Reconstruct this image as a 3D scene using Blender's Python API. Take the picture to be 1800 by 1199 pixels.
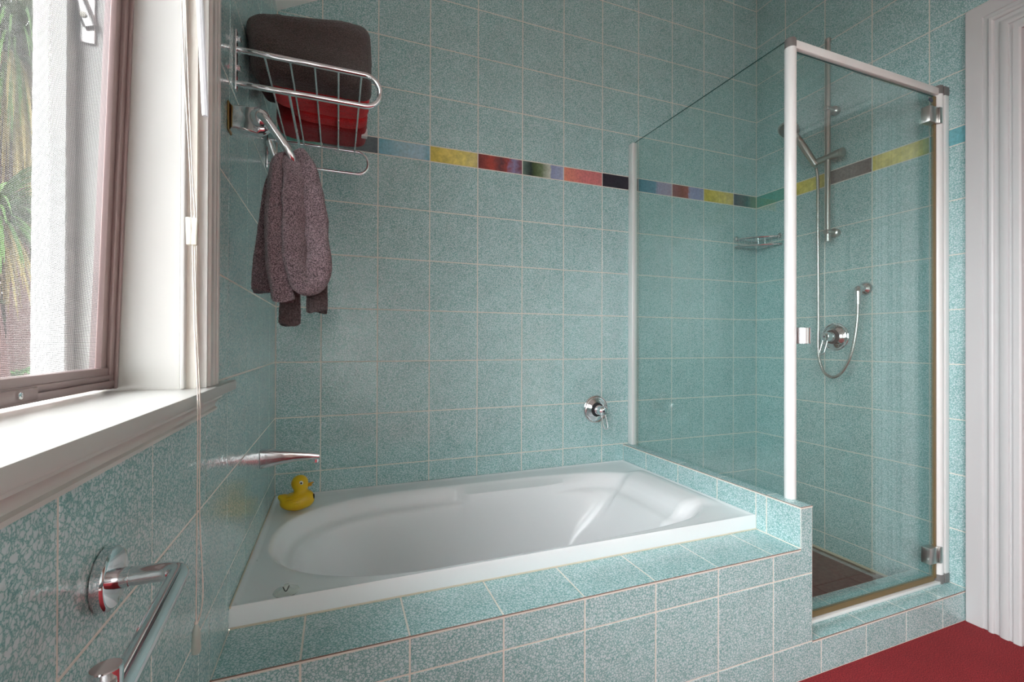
import bpy, bmesh, math, random
from mathutils import Vector, Matrix, noise

for o in list(bpy.data.objects):
    bpy.data.objects.remove(o)
SC = bpy.context.scene
COL = SC.collection
rnd = random.Random(7)

# ------------------------------------------------------------------ camera, sky, lights, exposure
cam_d = bpy.data.cameras.new('camera')
cam_d.sensor_fit = 'HORIZONTAL'
cam_d.sensor_width = 36.0
cam_d.lens = 16.044
cam_d.clip_start = 0.02
cam_d.clip_end = 200
cam = bpy.data.objects.new('camera', cam_d)
COL.objects.link(cam)
YAW, PIT, ROL = math.radians(20.886), math.radians(0.2355), math.radians(0.1914)
fw = Vector((math.sin(YAW) * math.cos(PIT), math.cos(YAW) * math.cos(PIT), math.sin(PIT)))
rt0 = Vector((math.cos(YAW), -math.sin(YAW), 0))
up0 = rt0.cross(fw)
rt = rt0 * math.cos(ROL) + up0 * math.sin(ROL)
up = -rt0 * math.sin(ROL) + up0 * math.cos(ROL)
CAM = Vector((0.208, -1.8253, 0.9778))
M = Matrix((rt, up, -fw)).transposed().to_4x4()
M.translation = CAM
cam.matrix_world = M
SC.camera = cam

SC.view_settings.view_transform = 'Standard'
SC.view_settings.look = 'None'
SC.view_settings.gamma = 1.0
SC.view_settings.use_curve_mapping = False
SC.view_settings.exposure = 0.92
SC.cycles.use_denoising = True
SC.cycles.max_bounces = 10
SC.cycles.diffuse_bounces = 5
SC.cycles.glossy_bounces = 6
SC.cycles.transparent_max_bounces = 16
SC.cycles.caustics_reflective = False
SC.cycles.caustics_refractive = False
SC.cycles.sample_clamp_indirect = 6.0

SKY = 8.5       # overcast sky: horizon luminance; three times that at the zenith
world = bpy.data.worlds.new('overcast_sky')
SC.world = world
world.use_nodes = True
wn = world.node_tree.nodes
bg = wn['Background']
bg.inputs['Color'].default_value = (0.93, 0.965, 1.0, 1)
_nt = world.node_tree
_tc = _nt.nodes.new('ShaderNodeTexCoord')
_sx = _nt.nodes.new('ShaderNodeSeparateXYZ')
_nt.links.new(_tc.outputs['Generated'], _sx.inputs[0])
_cl = _nt.nodes.new('ShaderNodeClamp')
_nt.links.new(_sx.outputs['Z'], _cl.inputs['Value'])
_ma = _nt.nodes.new('ShaderNodeMath')
_ma.operation = 'MULTIPLY_ADD'
_ma.inputs[1].default_value = 2.0 * SKY
_ma.inputs[2].default_value = SKY
_nt.links.new(_cl.outputs[0], _ma.inputs[0])
_nt.links.new(_ma.outputs[0], bg.inputs['Strength'])


def area_light(name, loc, rot, sx, sy, power, color, portal=False):
    d = bpy.data.lights.new(name, 'AREA')
    d.shape = 'RECTANGLE'
    d.size, d.size_y = sx, sy
    d.energy = power
    d.color = color
    o = bpy.data.objects.new(name, d)
    COL.objects.link(o)
    o.location = loc
    o.rotation_euler = rot
    if portal:
        d.cycles.is_portal = True
    return o


# the window opening as a light portal for the sky
area_light('window_portal', (-0.215, -1.54, 1.48), (0, math.radians(-90), 0), 1.2, 1.16, 1.0, (1, 1, 1), portal=True)
area_light('fill_window_portal', (-0.215, -2.82, 1.35), (0, math.radians(-90), 0), 1.46, 1.04, 1.0, (1, 1, 1), portal=True)  # portal for the added fill window

# ------------------------------------------------------------------ materials
MATS = {}


def srgb(r, g, b):
    def f(c):
        c /= 255.0
        return c / 12.92 if c <= 0.04045 else ((c + 0.055) / 1.055) ** 2.4
    return (f(r), f(g), f(b), 1)


def mat(name):
    m = bpy.data.materials.new(name)
    m.use_nodes = True
    MATS[name] = m
    nt = m.node_tree
    return m, nt, nt.nodes['Principled BSDF']


def simple(name, col, rough=0.5, metal=0.0, **kw):
    m, nt, b = mat(name)
    b.inputs['Base Color'].default_value = col
    b.inputs['Roughness'].default_value = rough
    b.inputs['Metallic'].default_value = metal
    for k, v in kw.items():
        b.inputs[k.replace('_', ' ')].default_value = v
    return m


def node(nt, t, **kw):
    n = nt.nodes.new(t)
    for k, v in kw.items():
        setattr(n, k, v)
    return n


def ramp(nt, fac, stops, interp='LINEAR'):
    r = node(nt, 'ShaderNodeValToRGB')
    r.color_ramp.interpolation = interp
    els = r.color_ramp.elements
    while len(els) > len(stops):
        els.remove(els[-1])
    while len(els) < len(stops):
        els.new(0.5)
    for e, (p, c) in zip(els, stops):
        e.position = p
        e.color = c
    nt.links.new(fac, r.inputs['Fac'])
    return r


def obj_coords(nt, shift=True):
    tc = node(nt, 'ShaderNodeTexCoord')
    if not shift:
        return tc.outputs['Object']
    oi = node(nt, 'ShaderNodeObjectInfo')
    mul = node(nt, 'ShaderNodeVectorMath', operation='SCALE')
    mul.inputs[0].default_value = (7.3, 4.1, 9.7)
    nt.links.new(oi.outputs['Random'], mul.inputs['Scale'])
    add = node(nt, 'ShaderNodeVectorMath', operation='ADD')
    nt.links.new(tc.outputs['Object'], add.inputs[0])
    nt.links.new(mul.outputs[0], add.inputs[1])
    return add.outputs[0]


def noise_n(nt, vec, scale, detail=2, rough=0.5, dist=0.0):
    n = node(nt, 'ShaderNodeTexNoise')
    n.inputs['Scale'].default_value = scale
    n.inputs['Detail'].default_value = detail
    n.inputs['Roughness'].default_value = rough
    n.inputs['Distortion'].default_value = dist
    nt.links.new(vec, n.inputs['Vector'])
    return n


def bump(nt, b, height, strength, dist):
    n = node(nt, 'ShaderNodeBump')
    n.inputs['Strength'].default_value = strength
    n.inputs['Distance'].default_value = dist
    nt.links.new(height, n.inputs['Height'])
    nt.links.new(n.outputs['Normal'], b.inputs['Normal'])
    return n


def glazed_tile(name, dark, mid, light, rough=0.16):
    m, nt, b = mat(name)
    v = obj_coords(nt)
    warp = noise_n(nt, v, 160, 2, 0.6)
    wm = node(nt, 'ShaderNodeVectorMath', operation='SCALE')
    wm.inputs['Scale'].default_value = 0.011
    nt.links.new(warp.outputs['Color'], wm.inputs[0])
    wa = node(nt, 'ShaderNodeVectorMath', operation='ADD')
    nt.links.new(v, wa.inputs[0])
    nt.links.new(wm.outputs[0], wa.inputs[1])
    vo = node(nt, 'ShaderNodeTexVoronoi', feature='DISTANCE_TO_EDGE')
    vo.inputs['Scale'].default_value = 150
    nt.links.new(wa.outputs[0], vo.inputs['Vector'])
    n2 = noise_n(nt, v, 14, 2)
    r = ramp(nt, vo.outputs['Distance'], [(0.0, dark), (0.07, mid), (0.20, light)])
    hs = node(nt, 'ShaderNodeHueSaturation')
    mr = node(nt, 'ShaderNodeMapRange')
    mr.inputs['To Min'].default_value = 0.88
    mr.inputs['To Max'].default_value = 1.1
    nt.links.new(n2.outputs['Fac'], mr.inputs['Value'])
    nt.links.new(mr.outputs[0], hs.inputs['Value'])
    nt.links.new(r.outputs['Color'], hs.inputs['Color'])
    nt.links.new(hs.outputs['Color'], b.inputs['Base Color'])
    b.inputs['Roughness'].default_value = rough
    b.inputs['IOR'].default_value = 1.52
    n3 = noise_n(nt, v, 120, 1, 0.4, 0.4)
    bump(nt, b, n3.outputs['Fac'], 0.34, 0.0016)
    return m


TILE = glazed_tile('teal_glazed_tile', srgb(102, 158, 156), srgb(158, 196, 195), srgb(204, 223, 224), 0.06)
GROUT = simple('cream_grout', srgb(230, 224, 214), 0.85)


def border(name, stops, scale=30, dist=0.35, fine=90):
    """hand-painted accent tile: bands of colour along the tile, softened and mottled"""
    m, nt, b = mat(name)
    tc = node(nt, 'ShaderNodeTexCoord')
    sep = node(nt, 'ShaderNodeSeparateXYZ')
    nt.links.new(tc.outputs['Object'], sep.inputs[0])
    n = noise_n(nt, tc.outputs['Object'], scale, 3)
    ma = node(nt, 'ShaderNodeMath', operation='MULTIPLY_ADD')     # x*5 + 0.5
    ma.inputs[1].default_value = 5.0
    ma.inputs[2].default_value = 0.5 - dist * 0.5
    nt.links.new(sep.outputs['X'], ma.inputs[0])
    m2 = node(nt, 'ShaderNodeMath', operation='MULTIPLY_ADD')
    m2.inputs[1].default_value = dist
    nt.links.new(n.outputs['Fac'], m2.inputs[0])
    nt.links.new(ma.outputs[0], m2.inputs[2])
    r = ramp(nt, m2.outputs[0], stops)
    n2 = noise_n(nt, tc.outputs['Object'], fine, 4, 0.7, 0.5)
    hs = node(nt, 'ShaderNodeHueSaturation')
    mr = node(nt, 'ShaderNodeMapRange')
    mr.inputs['From Min'].default_value = 0.3
    mr.inputs['From Max'].default_value = 0.7
    mr.inputs['To Min'].default_value = 0.72
    mr.inputs['To Max'].default_value = 1.18
    nt.links.new(n2.outputs['Fac'], mr.inputs['Value'])
    nt.links.new(mr.outputs[0], hs.inputs['Value'])
    nt.links.new(r.outputs['Color'], hs.inputs['Color'])
    nt.links.new(hs.outputs['Color'], b.inputs['Base Color'])
    b.inputs['Roughness'].default_value = 0.2
    return m


def woven(name):
    m = border(name, [(0.0, srgb(110, 135, 125)), (0.2, srgb(45, 62, 60)), (0.26, srgb(70, 90, 60)), (0.45, srgb(110, 130, 95)),
                      (0.66, srgb(205, 210, 195)), (0.70, srgb(150, 160, 195)), (1.0, srgb(170, 178, 205))], 30, 0.12)
    return m


B_SLATE = border('slate_border', [(0.0, srgb(99, 116, 120)), (1.0, srgb(91, 106, 113))])
B_BLUE = border('pale_blue_border', [(0.0, srgb(120, 179, 196)), (0.45, srgb(166, 204, 215)), (0.8, srgb(175, 208, 221)), (1.0, srgb(133, 187, 204))])
B_YELL = border('yellow_border', [(0.0, srgb(215, 195, 91)), (0.4, srgb(234, 215, 118)), (0.75, srgb(235, 220, 129)), (1.0, srgb(213, 202, 141))], 25, 0.35, 40)
B_RED = border('crimson_border', [(0.0, srgb(116, 61, 61)), (0.3, srgb(187, 82, 72)), (0.5, srgb(108, 70, 74)), (0.65, srgb(166, 78, 74)), (0.8, srgb(145, 141, 179)), (1.0, srgb(133, 74, 78))], 40, 0.3)
B_WOV = woven('woven_green_border')
B_CORAL = border('coral_border', [(0.0, srgb(232, 148, 124)), (0.5, srgb(220, 129, 129)), (1.0, srgb(213, 128, 128))])
B_NAVY = border('dark_plum_border', [(0.0, srgb(52, 46, 58)), (1.0, srgb(46, 42, 54))])
B_LILAC = border('blue_lilac_border', [(0.0, srgb(108, 166, 183)), (0.5, srgb(133, 175, 196)), (0.55, srgb(162, 175, 204)), (1.0, srgb(166, 175, 200))], 25, 0.12)
B_PLUM = border('plum_lilac_border', [(0.0, srgb(150, 118, 123)), (0.3, srgb(129, 91, 82)), (0.48, srgb(158, 108, 103)), (0.55, srgb(162, 166, 200)), (1.0, srgb(154, 162, 200))], 40, 0.15)
B_DTEAL = border('dark_teal_border', [(0.0, srgb(99, 112, 124)), (0.6, srgb(91, 141, 141)), (1.0, srgb(112, 162, 150))])
B_GREEN = border('green_border', [(0.0, srgb(80, 166, 166)), (0.5, srgb(104, 172, 158)), (1.0, srgb(118, 180, 166))])
B_GREY = border('brown_grey_border', [(0.0, srgb(137, 131, 133)), (0.5, srgb(154, 148, 146)), (1.0, srgb(129, 123, 123))], 25, 0.5)
B_TEAL = border('teal_border', [(0.0, srgb(104, 176, 186)), (0.5, srgb(122, 186, 194)), (1.0, srgb(98, 166, 178))])

WHITE_PAINT = simple('white_gloss_paint', srgb(206, 203, 198), 0.28)
CASING_PAINT = simple('white_casing_paint', srgb(206, 204, 204), 0.35)
CEIL_PAINT = simple('white_ceiling_paint', srgb(240, 239, 235), 0.7)
WALL_PAINT = simple('pale_wall_paint', srgb(238, 238, 235), 0.6)
BATH = simple('white_acrylic', srgb(242, 242, 243), 0.2)
CHROME = simple('chrome', (0.78, 0.78, 0.8, 1), 0.06, 1.0)
SATIN = simple('satin_nickel', (0.55, 0.53, 0.51, 1), 0.28, 1.0)
STEEL_HOSE = simple('steel_hose', (0.62, 0.6, 0.58, 1), 0.25, 1.0)
BRASS = simple('brass_trim', srgb(170, 140, 90), 0.35, 1.0)
GAP_SHADE = simple('gap_shade', srgb(30, 30, 32), 0.6)  # near-black, carries the shade in the mixer gap
WHITE_ALU = simple('white_powder_coat', srgb(236, 235, 233), 0.3)
GREY_CAP = simple('grey_plastic_cap', srgb(120, 116, 114), 0.4)
AMBER = simple('amber_seal', srgb(120, 98, 60), 0.4, 0, Alpha=1.0)
CLEAR_SEAL = simple('clear_seal', srgb(196, 205, 208), 0.25)
BRONZE = simple('bronze_aluminium', srgb(150, 128, 126), 0.32, 0.35)
PLASTIC_W = simple('ivory_plastic', srgb(232, 226, 210), 0.35)
CORD_W = simple('cord_cotton', srgb(222, 214, 204), 0.8)
BROWN_DOOR = simple('brown_varnish', srgb(112, 74, 52), 0.35)
YELLOW = simple('yellow_rubber', srgb(226, 184, 20), 0.33, 0, Subsurface_Weight=0.1, Subsurface_Radius=(0.01, 0.006, 0.002))
ORANGE = simple('orange_bill', srgb(222, 160, 16), 0.35)
BLACK = simple('black_paint', srgb(16, 14, 14), 0.3)
EYE_W = simple('white_eye', srgb(235, 230, 215), 0.3)
SILICONE = simple('yellowed_sealant', srgb(216, 204, 184), 0.5)
TRUNK = simple('palm_trunk', srgb(62, 44, 42), 0.9, 0, Specular_IOR_Level=0.06)
LEAF_PALM = simple('palm_leaf', srgb(44, 70, 24), 0.6, 0, Specular_IOR_Level=0.06)
LEAF_DRY = simple('dry_palm_leaf', srgb(98, 84, 48), 0.7, 0, Specular_IOR_Level=0.06)
LEAF_BUSH = simple('bush_leaf', srgb(32, 62, 20), 0.6, 0, Specular_IOR_Level=0.06)
LEAF_DARK = simple('hedge_leaf', srgb(28, 38, 24), 0.7, 0, Specular_IOR_Level=0.06)
GROUND = simple('garden_soil', srgb(40, 36, 30), 0.95, 0, Specular_IOR_Level=0.06)
STICKER = simple('sticker_print', srgb(40, 36, 62), 0.3)
LABEL_W = simple('care_label_cloth', srgb(214, 208, 206), 0.7)
WIRE = simple('mesh_wire', srgb(64, 62, 62), 0.6)
OPAL = simple('opal_glass', srgb(245, 243, 236), 0.25)


def terry(name, base, hi, scale=480):
    m, nt, b = mat(name)
    v = obj_coords(nt)
    n = noise_n(nt, v, scale, 2, 0.6)
    n2 = noise_n(nt, v, 45, 2)
    r = ramp(nt, n.outputs['Fac'], [(0.40, base), (0.62, hi)])
    hs = node(nt, 'ShaderNodeHueSaturation')
    mr = node(nt, 'ShaderNodeMapRange')
    mr.inputs['To Min'].default_value = 0.75
    mr.inputs['To Max'].default_value = 1.2
    nt.links.new(n2.outputs['Fac'], mr.inputs['Value'])
    nt.links.new(mr.outputs[0], hs.inputs['Value'])
    nt.links.new(r.outputs['Color'], hs.inputs['Color'])
    nt.links.new(hs.outputs['Color'], b.inputs['Base Color'])
    b.inputs['Roughness'].default_value = 0.95
    b.inputs['Sheen Weight'].default_value = 0.25
    b.inputs['Sheen Roughness'].default_value = 0.5
    bump(nt, b, n.outputs['Fac'], 0.9, 0.004)
    return m


TERRY_BROWN = terry('brown_terry', srgb(50, 40, 38), srgb(92, 78, 74))
TERRY_GREY = terry('mushroom_terry', srgb(64, 51, 54), srgb(158, 134, 140))
TERRY_HEM = terry('dark_towel_hem', srgb(58, 46, 46), srgb(92, 78, 78), 300)
TERRY_RED = terry('red_terry', srgb(206, 14, 26), srgb(244, 34, 44))
TERRY_RED_SHADED = terry('shaded_red_terry', srgb(140, 8, 20), srgb(172, 18, 30))  # the red darkened, shade put into the far towel's colour


def carpet():
    m, nt, b = mat('red_carpet')
    v = obj_coords(nt, False)
    n = noise_n(nt, v, 330, 4, 0.8)
    n2 = noise_n(nt, v, 9, 3)
    r = ramp(nt, n.outputs['Fac'], [(0.36, srgb(88, 10, 18)), (0.5, srgb(146, 28, 36)), (0.66, srgb(196, 62, 64))])
    hs = node(nt, 'ShaderNodeHueSaturation')
    mr = node(nt, 'ShaderNodeMapRange')
    mr.inputs['To Min'].default_value = 0.8
    mr.inputs['To Max'].default_value = 1.15
    nt.links.new(n2.outputs['Fac'], mr.inputs['Value'])
    nt.links.new(mr.outputs[0], hs.inputs['Value'])
    nt.links.new(r.outputs['Color'], hs.inputs['Color'])
    nt.links.new(hs.outputs['Color'], b.inputs['Base Color'])
    b.inputs['Roughness'].default_value = 0.95
    bump(nt, b, n.outputs['Fac'], 0.7, 0.003)
    return m


CARPET = carpet()


def shower_floor_mat():
    m, nt, b = mat('brown_floor_tile')
    v = obj_coords(nt)
    n = noise_n(nt, v, 60, 4, 0.7)
    r = ramp(nt, n.outputs['Fac'], [(0.3, srgb(92, 86, 76)), (0.7, srgb(122, 114, 102))])
    nt.links.new(r.outputs['Color'], b.inputs['Base Color'])
    b.inputs['Roughness'].default_value = 0.45
    return m


FLOOR_TILE = shower_floor_mat()


def glass(name, tint, refl=1.0):
    """architectural sheet glass: tinted see-through plus Fresnel reflection on both faces"""
    m = bpy.data.materials.new(name)
    m.use_nodes = True
    nt = m.node_tree
    nt.nodes.remove(nt.nodes['Principled BSDF'])
    out = nt.nodes['Material Output']
    tr = node(nt, 'ShaderNodeBsdfTransparent')
    tr.inputs['Color'].default_value = tint
    gl = node(nt, 'ShaderNodeBsdfGlossy')
    gl.inputs['Roughness'].default_value = 0.0
    gl.inputs['Color'].default_value = (refl, refl, refl, 1)
    geo = node(nt, 'ShaderNodeNewGeometry')
    mr = node(nt, 'ShaderNodeMapRange')
    mr.inputs['To Min'].default_value = 1.62
    mr.inputs['To Max'].default_value = 1 / 1.62
    nt.links.new(geo.outputs['Backfacing'], mr.inputs['Value'])
    fr = node(nt, 'ShaderNodeFresnel')
    nt.links.new(mr.outputs[0], fr.inputs['IOR'])
    mx = node(nt, 'ShaderNodeMixShader')
    nt.links.new(fr.outputs[0], mx.inputs[0])
    nt.links.new(tr.outputs[0], mx.inputs[1])
    nt.links.new(gl.outputs[0], mx.inputs[2])
    nt.links.new(mx.outputs[0], out.inputs['Surface'])
    MATS[name] = m
    return m


GLASS = glass('shower_glass', (0.93, 0.975, 0.965, 1))
GLASS_WIN = glass('window_glass', (0.98, 0.99, 0.985, 1))
GLASS_EDGE = simple('glass_cut_edge', srgb(24, 84, 80), 0.15)
CLEAR = simple('clear_plastic', (0.86, 0.9, 0.84, 1), 0.2, 0, Alpha=0.3, Specular_IOR_Level=0.3)
CLEAR_ROD = simple('clear_rod', (0.88, 0.89, 0.92, 1), 0.05, 0, Alpha=0.8)

# ------------------------------------------------------------------ mesh helpers


def bm_new():
    return bmesh.new()


def obj(name, bm, m, parent=None, kind=None, smooth=True, angle=35, recalc=True):
    if isinstance(bm, bmesh.types.BMesh):
        if recalc:
            bmesh.ops.recalc_face_normals(bm, faces=bm.faces)
        me = bpy.data.meshes.new(name)
        bm.to_mesh(me)
        bm.free()
        if smooth:
            for p in me.polygons:
                p.use_smooth = True
            me.set_sharp_from_angle(angle=math.radians(angle))
        if m:
            me.materials.append(m)
    else:
        me = bm
    o = bpy.data.objects.new(name, me)
    COL.objects.link(o)
    if parent is not None:
        o.parent = parent
        o.matrix_parent_inverse = Matrix.Translation(-Vector(parent.get('_loc', (0, 0, 0))))
    if kind:
        o['kind'] = kind
    return o


def thing(name, label, cat, loc, group=None, kind=None):
    e = bpy.data.objects.new(name, None)
    e.empty_display_size = 0.05
    COL.objects.link(e)
    e.location = loc
    e['_loc'] = tuple(loc)
    if label:
        e['label'] = label
    if cat:
        e['category'] = cat
    if group:
        e['group'] = group
    if kind:
        e['kind'] = kind
    return e


def tag(o, label, cat, group=None):
    o['label'] = label
    o['category'] = cat
    if group:
        o['group'] = group
    return o


def box(bm, lo, hi, bevel=0.0, seg=2):
    c = [(a + b) / 2 for a, b in zip(lo, hi)]
    s = [abs(b - a) for a, b in zip(lo, hi)]
    ret = bmesh.ops.create_cube(bm, size=1.0, matrix=Matrix.Translation(c) @ Matrix.Diagonal((s[0], s[1], s[2], 1)))
    if bevel > 0:
        edges = list({e for v in ret['verts'] for e in v.link_edges})
        bmesh.ops.bevel(bm, geom=edges, offset=bevel, segments=seg, affect='EDGES', profile=0.5)
    return ret['verts']


def frames(pts, closed=False):
    n = len(pts)
    tans = []
    for i in range(n):
        if closed:
            t = pts[(i + 1) % n] - pts[i - 1]
        else:
            t = pts[min(i + 1, n - 1)] - pts[max(i - 1, 0)]
        tans.append(t.normalized())
    ref = Vector((0, 0, 1)) if abs(tans[0].z) < 0.9 else Vector((1, 0, 0))
    u = tans[0].cross(ref).normalized()
    out = []
    for i in range(n):
        u = (u - tans[i] * u.dot(tans[i])).normalized()
        out.append((u, tans[i].cross(u)))
    return out


def tube(bm, pts, r, seg=12, closed=False, cap=True):
    pts = [Vector(p) for p in pts]
    rs = r if isinstance(r, (list, tuple)) else [r] * len(pts)
    fr = frames(pts, closed)
    rings = []
    for p, rr, (u, v) in zip(pts, rs, fr):
        if isinstance(rr, tuple):
            a, b = rr
        else:
            a = b = rr
        rings.append([bm.verts.new(p + u * (a * math.cos(2 * math.pi * k / seg)) + v * (b * math.sin(2 * math.pi * k / seg))) for k in range(seg)])
    m = len(rings)
    for i in range(m if closed else m - 1):
        A, B = rings[i], rings[(i + 1) % m]
        for k in range(seg):
            bm.faces.new((A[k], A[(k + 1) % seg], B[(k + 1) % seg], B[k]))
    if cap and not closed:
        bm.faces.new(rings[0][::-1])
        bm.faces.new(rings[-1])
    return rings


def catmull(pts, n=8, closed=False):
    P = [Vector(p) for p in pts]
    out = []
    m = len(P)
    rng = range(m if closed else m - 1)
    for i in rng:
        if closed:
            p0, p1, p2, p3 = P[i - 1], P[i], P[(i + 1) % m], P[(i + 2) % m]
        else:
            p0, p1, p2, p3 = P[max(i - 1, 0)], P[i], P[i + 1], P[min(i + 2, m - 1)]
        for k in range(n):
            t = k / n
            out.append(0.5 * ((2 * p1) + (p2 - p0) * t + (2 * p0 - 5 * p1 + 4 * p2 - p3) * t * t + (3 * p1 - p0 - 3 * p2 + p3) * t ** 3))
    if not closed:
        out.append(P[-1])
    return out


def fillet(pts, r, n=6):
    """polyline with rounded corners"""
    P = [Vector(p) for p in pts]
    out = [P[0]]
    for i in range(1, len(P) - 1):
        a = (P[i - 1] - P[i])
        b = (P[i + 1] - P[i])
        d = min(r, a.length * 0.49, b.length * 0.49)
        p0 = P[i] + a.normalized() * d
        p1 = P[i] + b.normalized() * d
        for k in range(n + 1):
            t = k / n
            out.append(p0 * (1 - t) ** 2 + P[i] * 2 * t * (1 - t) + p1 * t * t)
    out.append(P[-1])
    return out


def lathe(bm, prof, origin, axis, seg=32):
    """prof: list of (distance along axis, radius)"""
    axis = Vector(axis).normalized()
    ref = Vector((0, 0, 1)) if abs(axis.z) < 0.9 else Vector((1, 0, 0))
    u = axis.cross(ref).normalized()
    v = axis.cross(u)
    O = Vector(origin)
    rings = []
    for d, r in prof:
        rings.append([bm.verts.new(O + axis * d + (u * math.cos(2 * math.pi * k / seg) + v * math.sin(2 * math.pi * k / seg)) * max(r, 1e-5)) for k in range(seg)])
    for A, B in zip(rings, rings[1:]):
        for k in range(seg):
            bm.faces.new((A[k], A[(k + 1) % seg], B[(k + 1) % seg], B[k]))
    bm.faces.new(rings[0][::-1])
    bm.faces.new(rings[-1])
    return rings


def ball(bm, c, r, useg=24, vseg=14, rot=None):
    mt = Matrix.Translation(c)
    if rot is not None:
        mt = mt @ rot
    mt = mt @ Matrix.Diagonal((r[0], r[1], r[2], 1))
    bmesh.ops.create_uvsphere(bm, u_segments=useg, v_segments=vseg, radius=1.0, matrix=mt)


def sgnpow(a, e):
    return math.copysign(abs(a) ** e, a)


def soft_block(bm, c, h, e=0.35, nu=48, nv=24, amp=0.004, freq=14, seed=0, deform=None, fuzz=0.0):
    """rounded cushion-like block (superellipsoid) with soft cloth wrinkles"""
    rings = []
    for j in range(nv + 1):
        ph = -math.pi / 2 + math.pi * j / nv
        ring = []
        for i in range(nu):
            th = 2 * math.pi * i / nu
            x = sgnpow(math.cos(ph), e) * sgnpow(math.cos(th), e)
            y = sgnpow(math.cos(ph), e) * sgnpow(math.sin(th), e)
            z = sgnpow(math.sin(ph), e)
            p = Vector((c[0] + h[0] * x, c[1] + h[1] * y, c[2] + h[2] * z))
            if deform:
                p = Vector(deform(p, x, y, z))
            w = noise.noise(p * freq + Vector((seed, 0, 0))) * amp + noise.noise(p * freq * 3 + Vector((0, seed, 0))) * amp * 0.35
            d = Vector((x * h[1] * h[2], y * h[0] * h[2], z * h[0] * h[1]))
            d = d.normalized() if d.length > 1e-9 else Vector((0, 0, 1))
            if fuzz:
                w += rnd.uniform(-fuzz, fuzz)
            ring.append(p + d * w)
        rings.append(ring)
    vb = bm.verts.new(sum(rings[0], Vector()) / nu)
    vt = bm.verts.new(sum(rings[-1], Vector()) / nu)
    V = [[bm.verts.new(p) for p in r] for r in rings[1:-1]]
    for A, B in zip(V, V[1:]):
        for k in range(nu):
            bm.faces.new((A[k], A[(k + 1) % nu], B[(k + 1) % nu], B[k]))
    for k in range(nu):
        bm.faces.new((vb, V[0][(k + 1) % nu], V[0][k]))
        bm.faces.new((vt, V[-1][k], V[-1][(k + 1) % nu]))


# ------------------------------------------------------------------ tiles
TILE_CACHE = {}
GAP = 0.0040
PROUD = 0.0008


def inset_poly(poly, d):
    """inset a counter-clockwise polygon by d"""
    n = len(poly)
    out = []
    for i in range(n):
        p0, p1, p2 = (Vector(poly[i - 1]), Vector(poly[i]), Vector(poly[(i + 1) % n]))
        e1 = (p1 - p0).normalized()
        e2 = (p2 - p1).normalized()
        n1 = Vector((-e1.y, e1.x))
        n2 = Vector((-e2.y, e2.x))
        k = 1 + n1.dot(n2)
        out.append(p1 + (n1 + n2) * (d / max(k, 0.2)))
    return out


def tile_mesh(poly, m):
    key = (tuple((round(a, 4), round(b, 4)) for a, b in poly), m.name)
    if key in TILE_CACHE:
        return TILE_CACHE[key]
    bm = bm_new()
    back = [bm.verts.new((a, b, -0.004)) for a, b in poly]
    mid = [bm.verts.new((a, b, PROUD - 0.0006)) for a, b in poly]
    top = [bm.verts.new((p.x, p.y, PROUD)) for p in inset_poly(poly, 0.0007)]
    n = len(poly)
    for A, B in ((back, mid), (mid, top)):
        for k in range(n):
            bm.faces.new((A[k], A[(k + 1) % n], B[(k + 1) % n], B[k]))
    bm.faces.new(top)
    me = bpy.data.meshes.new('tile')
    bm.to_mesh(me)
    bm.free()
    me.materials.append(m)
    TILE_CACHE[key] = me
    return me


def clip_half(poly, a, b, c):
    """keep a*u + b*v <= c"""
    out = []
    n = len(poly)
    for i in range(n):
        p, q = poly[i], poly[(i + 1) % n]
        dp = a * p[0] + b * p[1] - c
        dq = a * q[0] + b * q[1] - c
        if dp <= 0:
            out.append(p)
        if (dp < 0 < dq) or (dq < 0 < dp):
            t = dp / (dp - dq)
            out.append((p[0] + (q[0] - p[0]) * t, p[1] + (q[1] - p[1]) * t))
    return out


def lay(parent, O, U, V, poly, m, name='tile', label=None):
    """one tile: polygon in (u, v) on the plane O + u*U + v*V, normal U x V"""
    poly = [Vector(p) for p in inset_poly(poly, GAP / 2)]
    cu = (min(p.x for p in poly) + max(p.x for p in poly)) / 2
    cv = (min(p.y for p in poly) + max(p.y for p in poly)) / 2
    me = tile_mesh([(p.x - cu, p.y - cv) for p in poly], m)
    U = Vector(U)
    V = Vector(V)
    N = U.cross(V)
    o = bpy.data.objects.new(name, me)
    COL.objects.link(o)
    o.parent = parent
    R = Matrix((U, V, N)).transposed().to_4x4()
    tilt = Matrix.Rotation(rnd.uniform(-1, 1) * 0.0018, 4, 'X') @ Matrix.Rotation(rnd.uniform(-1, 1) * 0.0018, 4, 'Y')
    M = Matrix.Translation(Vector(O) + U * cu + V * cv) @ R @ tilt
    o.matrix_basis = Matrix.Translation(-Vector(parent.get('_loc', (0, 0, 0)))) @ M
    if label:
        o['label'] = label
    return o


def field(parent, O, U, V, us, vs, m=None, keep=None, special=None, clips=()):
    m = m or TILE
    for i, (a, b) in enumerate(zip(us, us[1:])):
        for j, (c, d) in enumerate(zip(vs, vs[1:])):
            rects = [(a, b, c, d)]
            if keep:
                rects = keep(a, b, c, d)
            for (a2, b2, c2, d2) in rects:
                if b2 - a2 < 0.012 or d2 - c2 < 0.012:
                    continue
                poly = [(a2, c2), (b2, c2), (b2, d2), (a2, d2)]
                for cl in clips:
                    poly = clip_half(poly, *cl)
                    if len(poly) < 3:
                        break
                if len(poly) < 3:
                    continue
                mm, nm, lb = m, 'tile', None
                if special:
                    s = special(i, j)
                    if s:
                        mm, nm, lb = s
                lay(parent, O, U, V, poly, mm, nm, lb)


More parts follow.
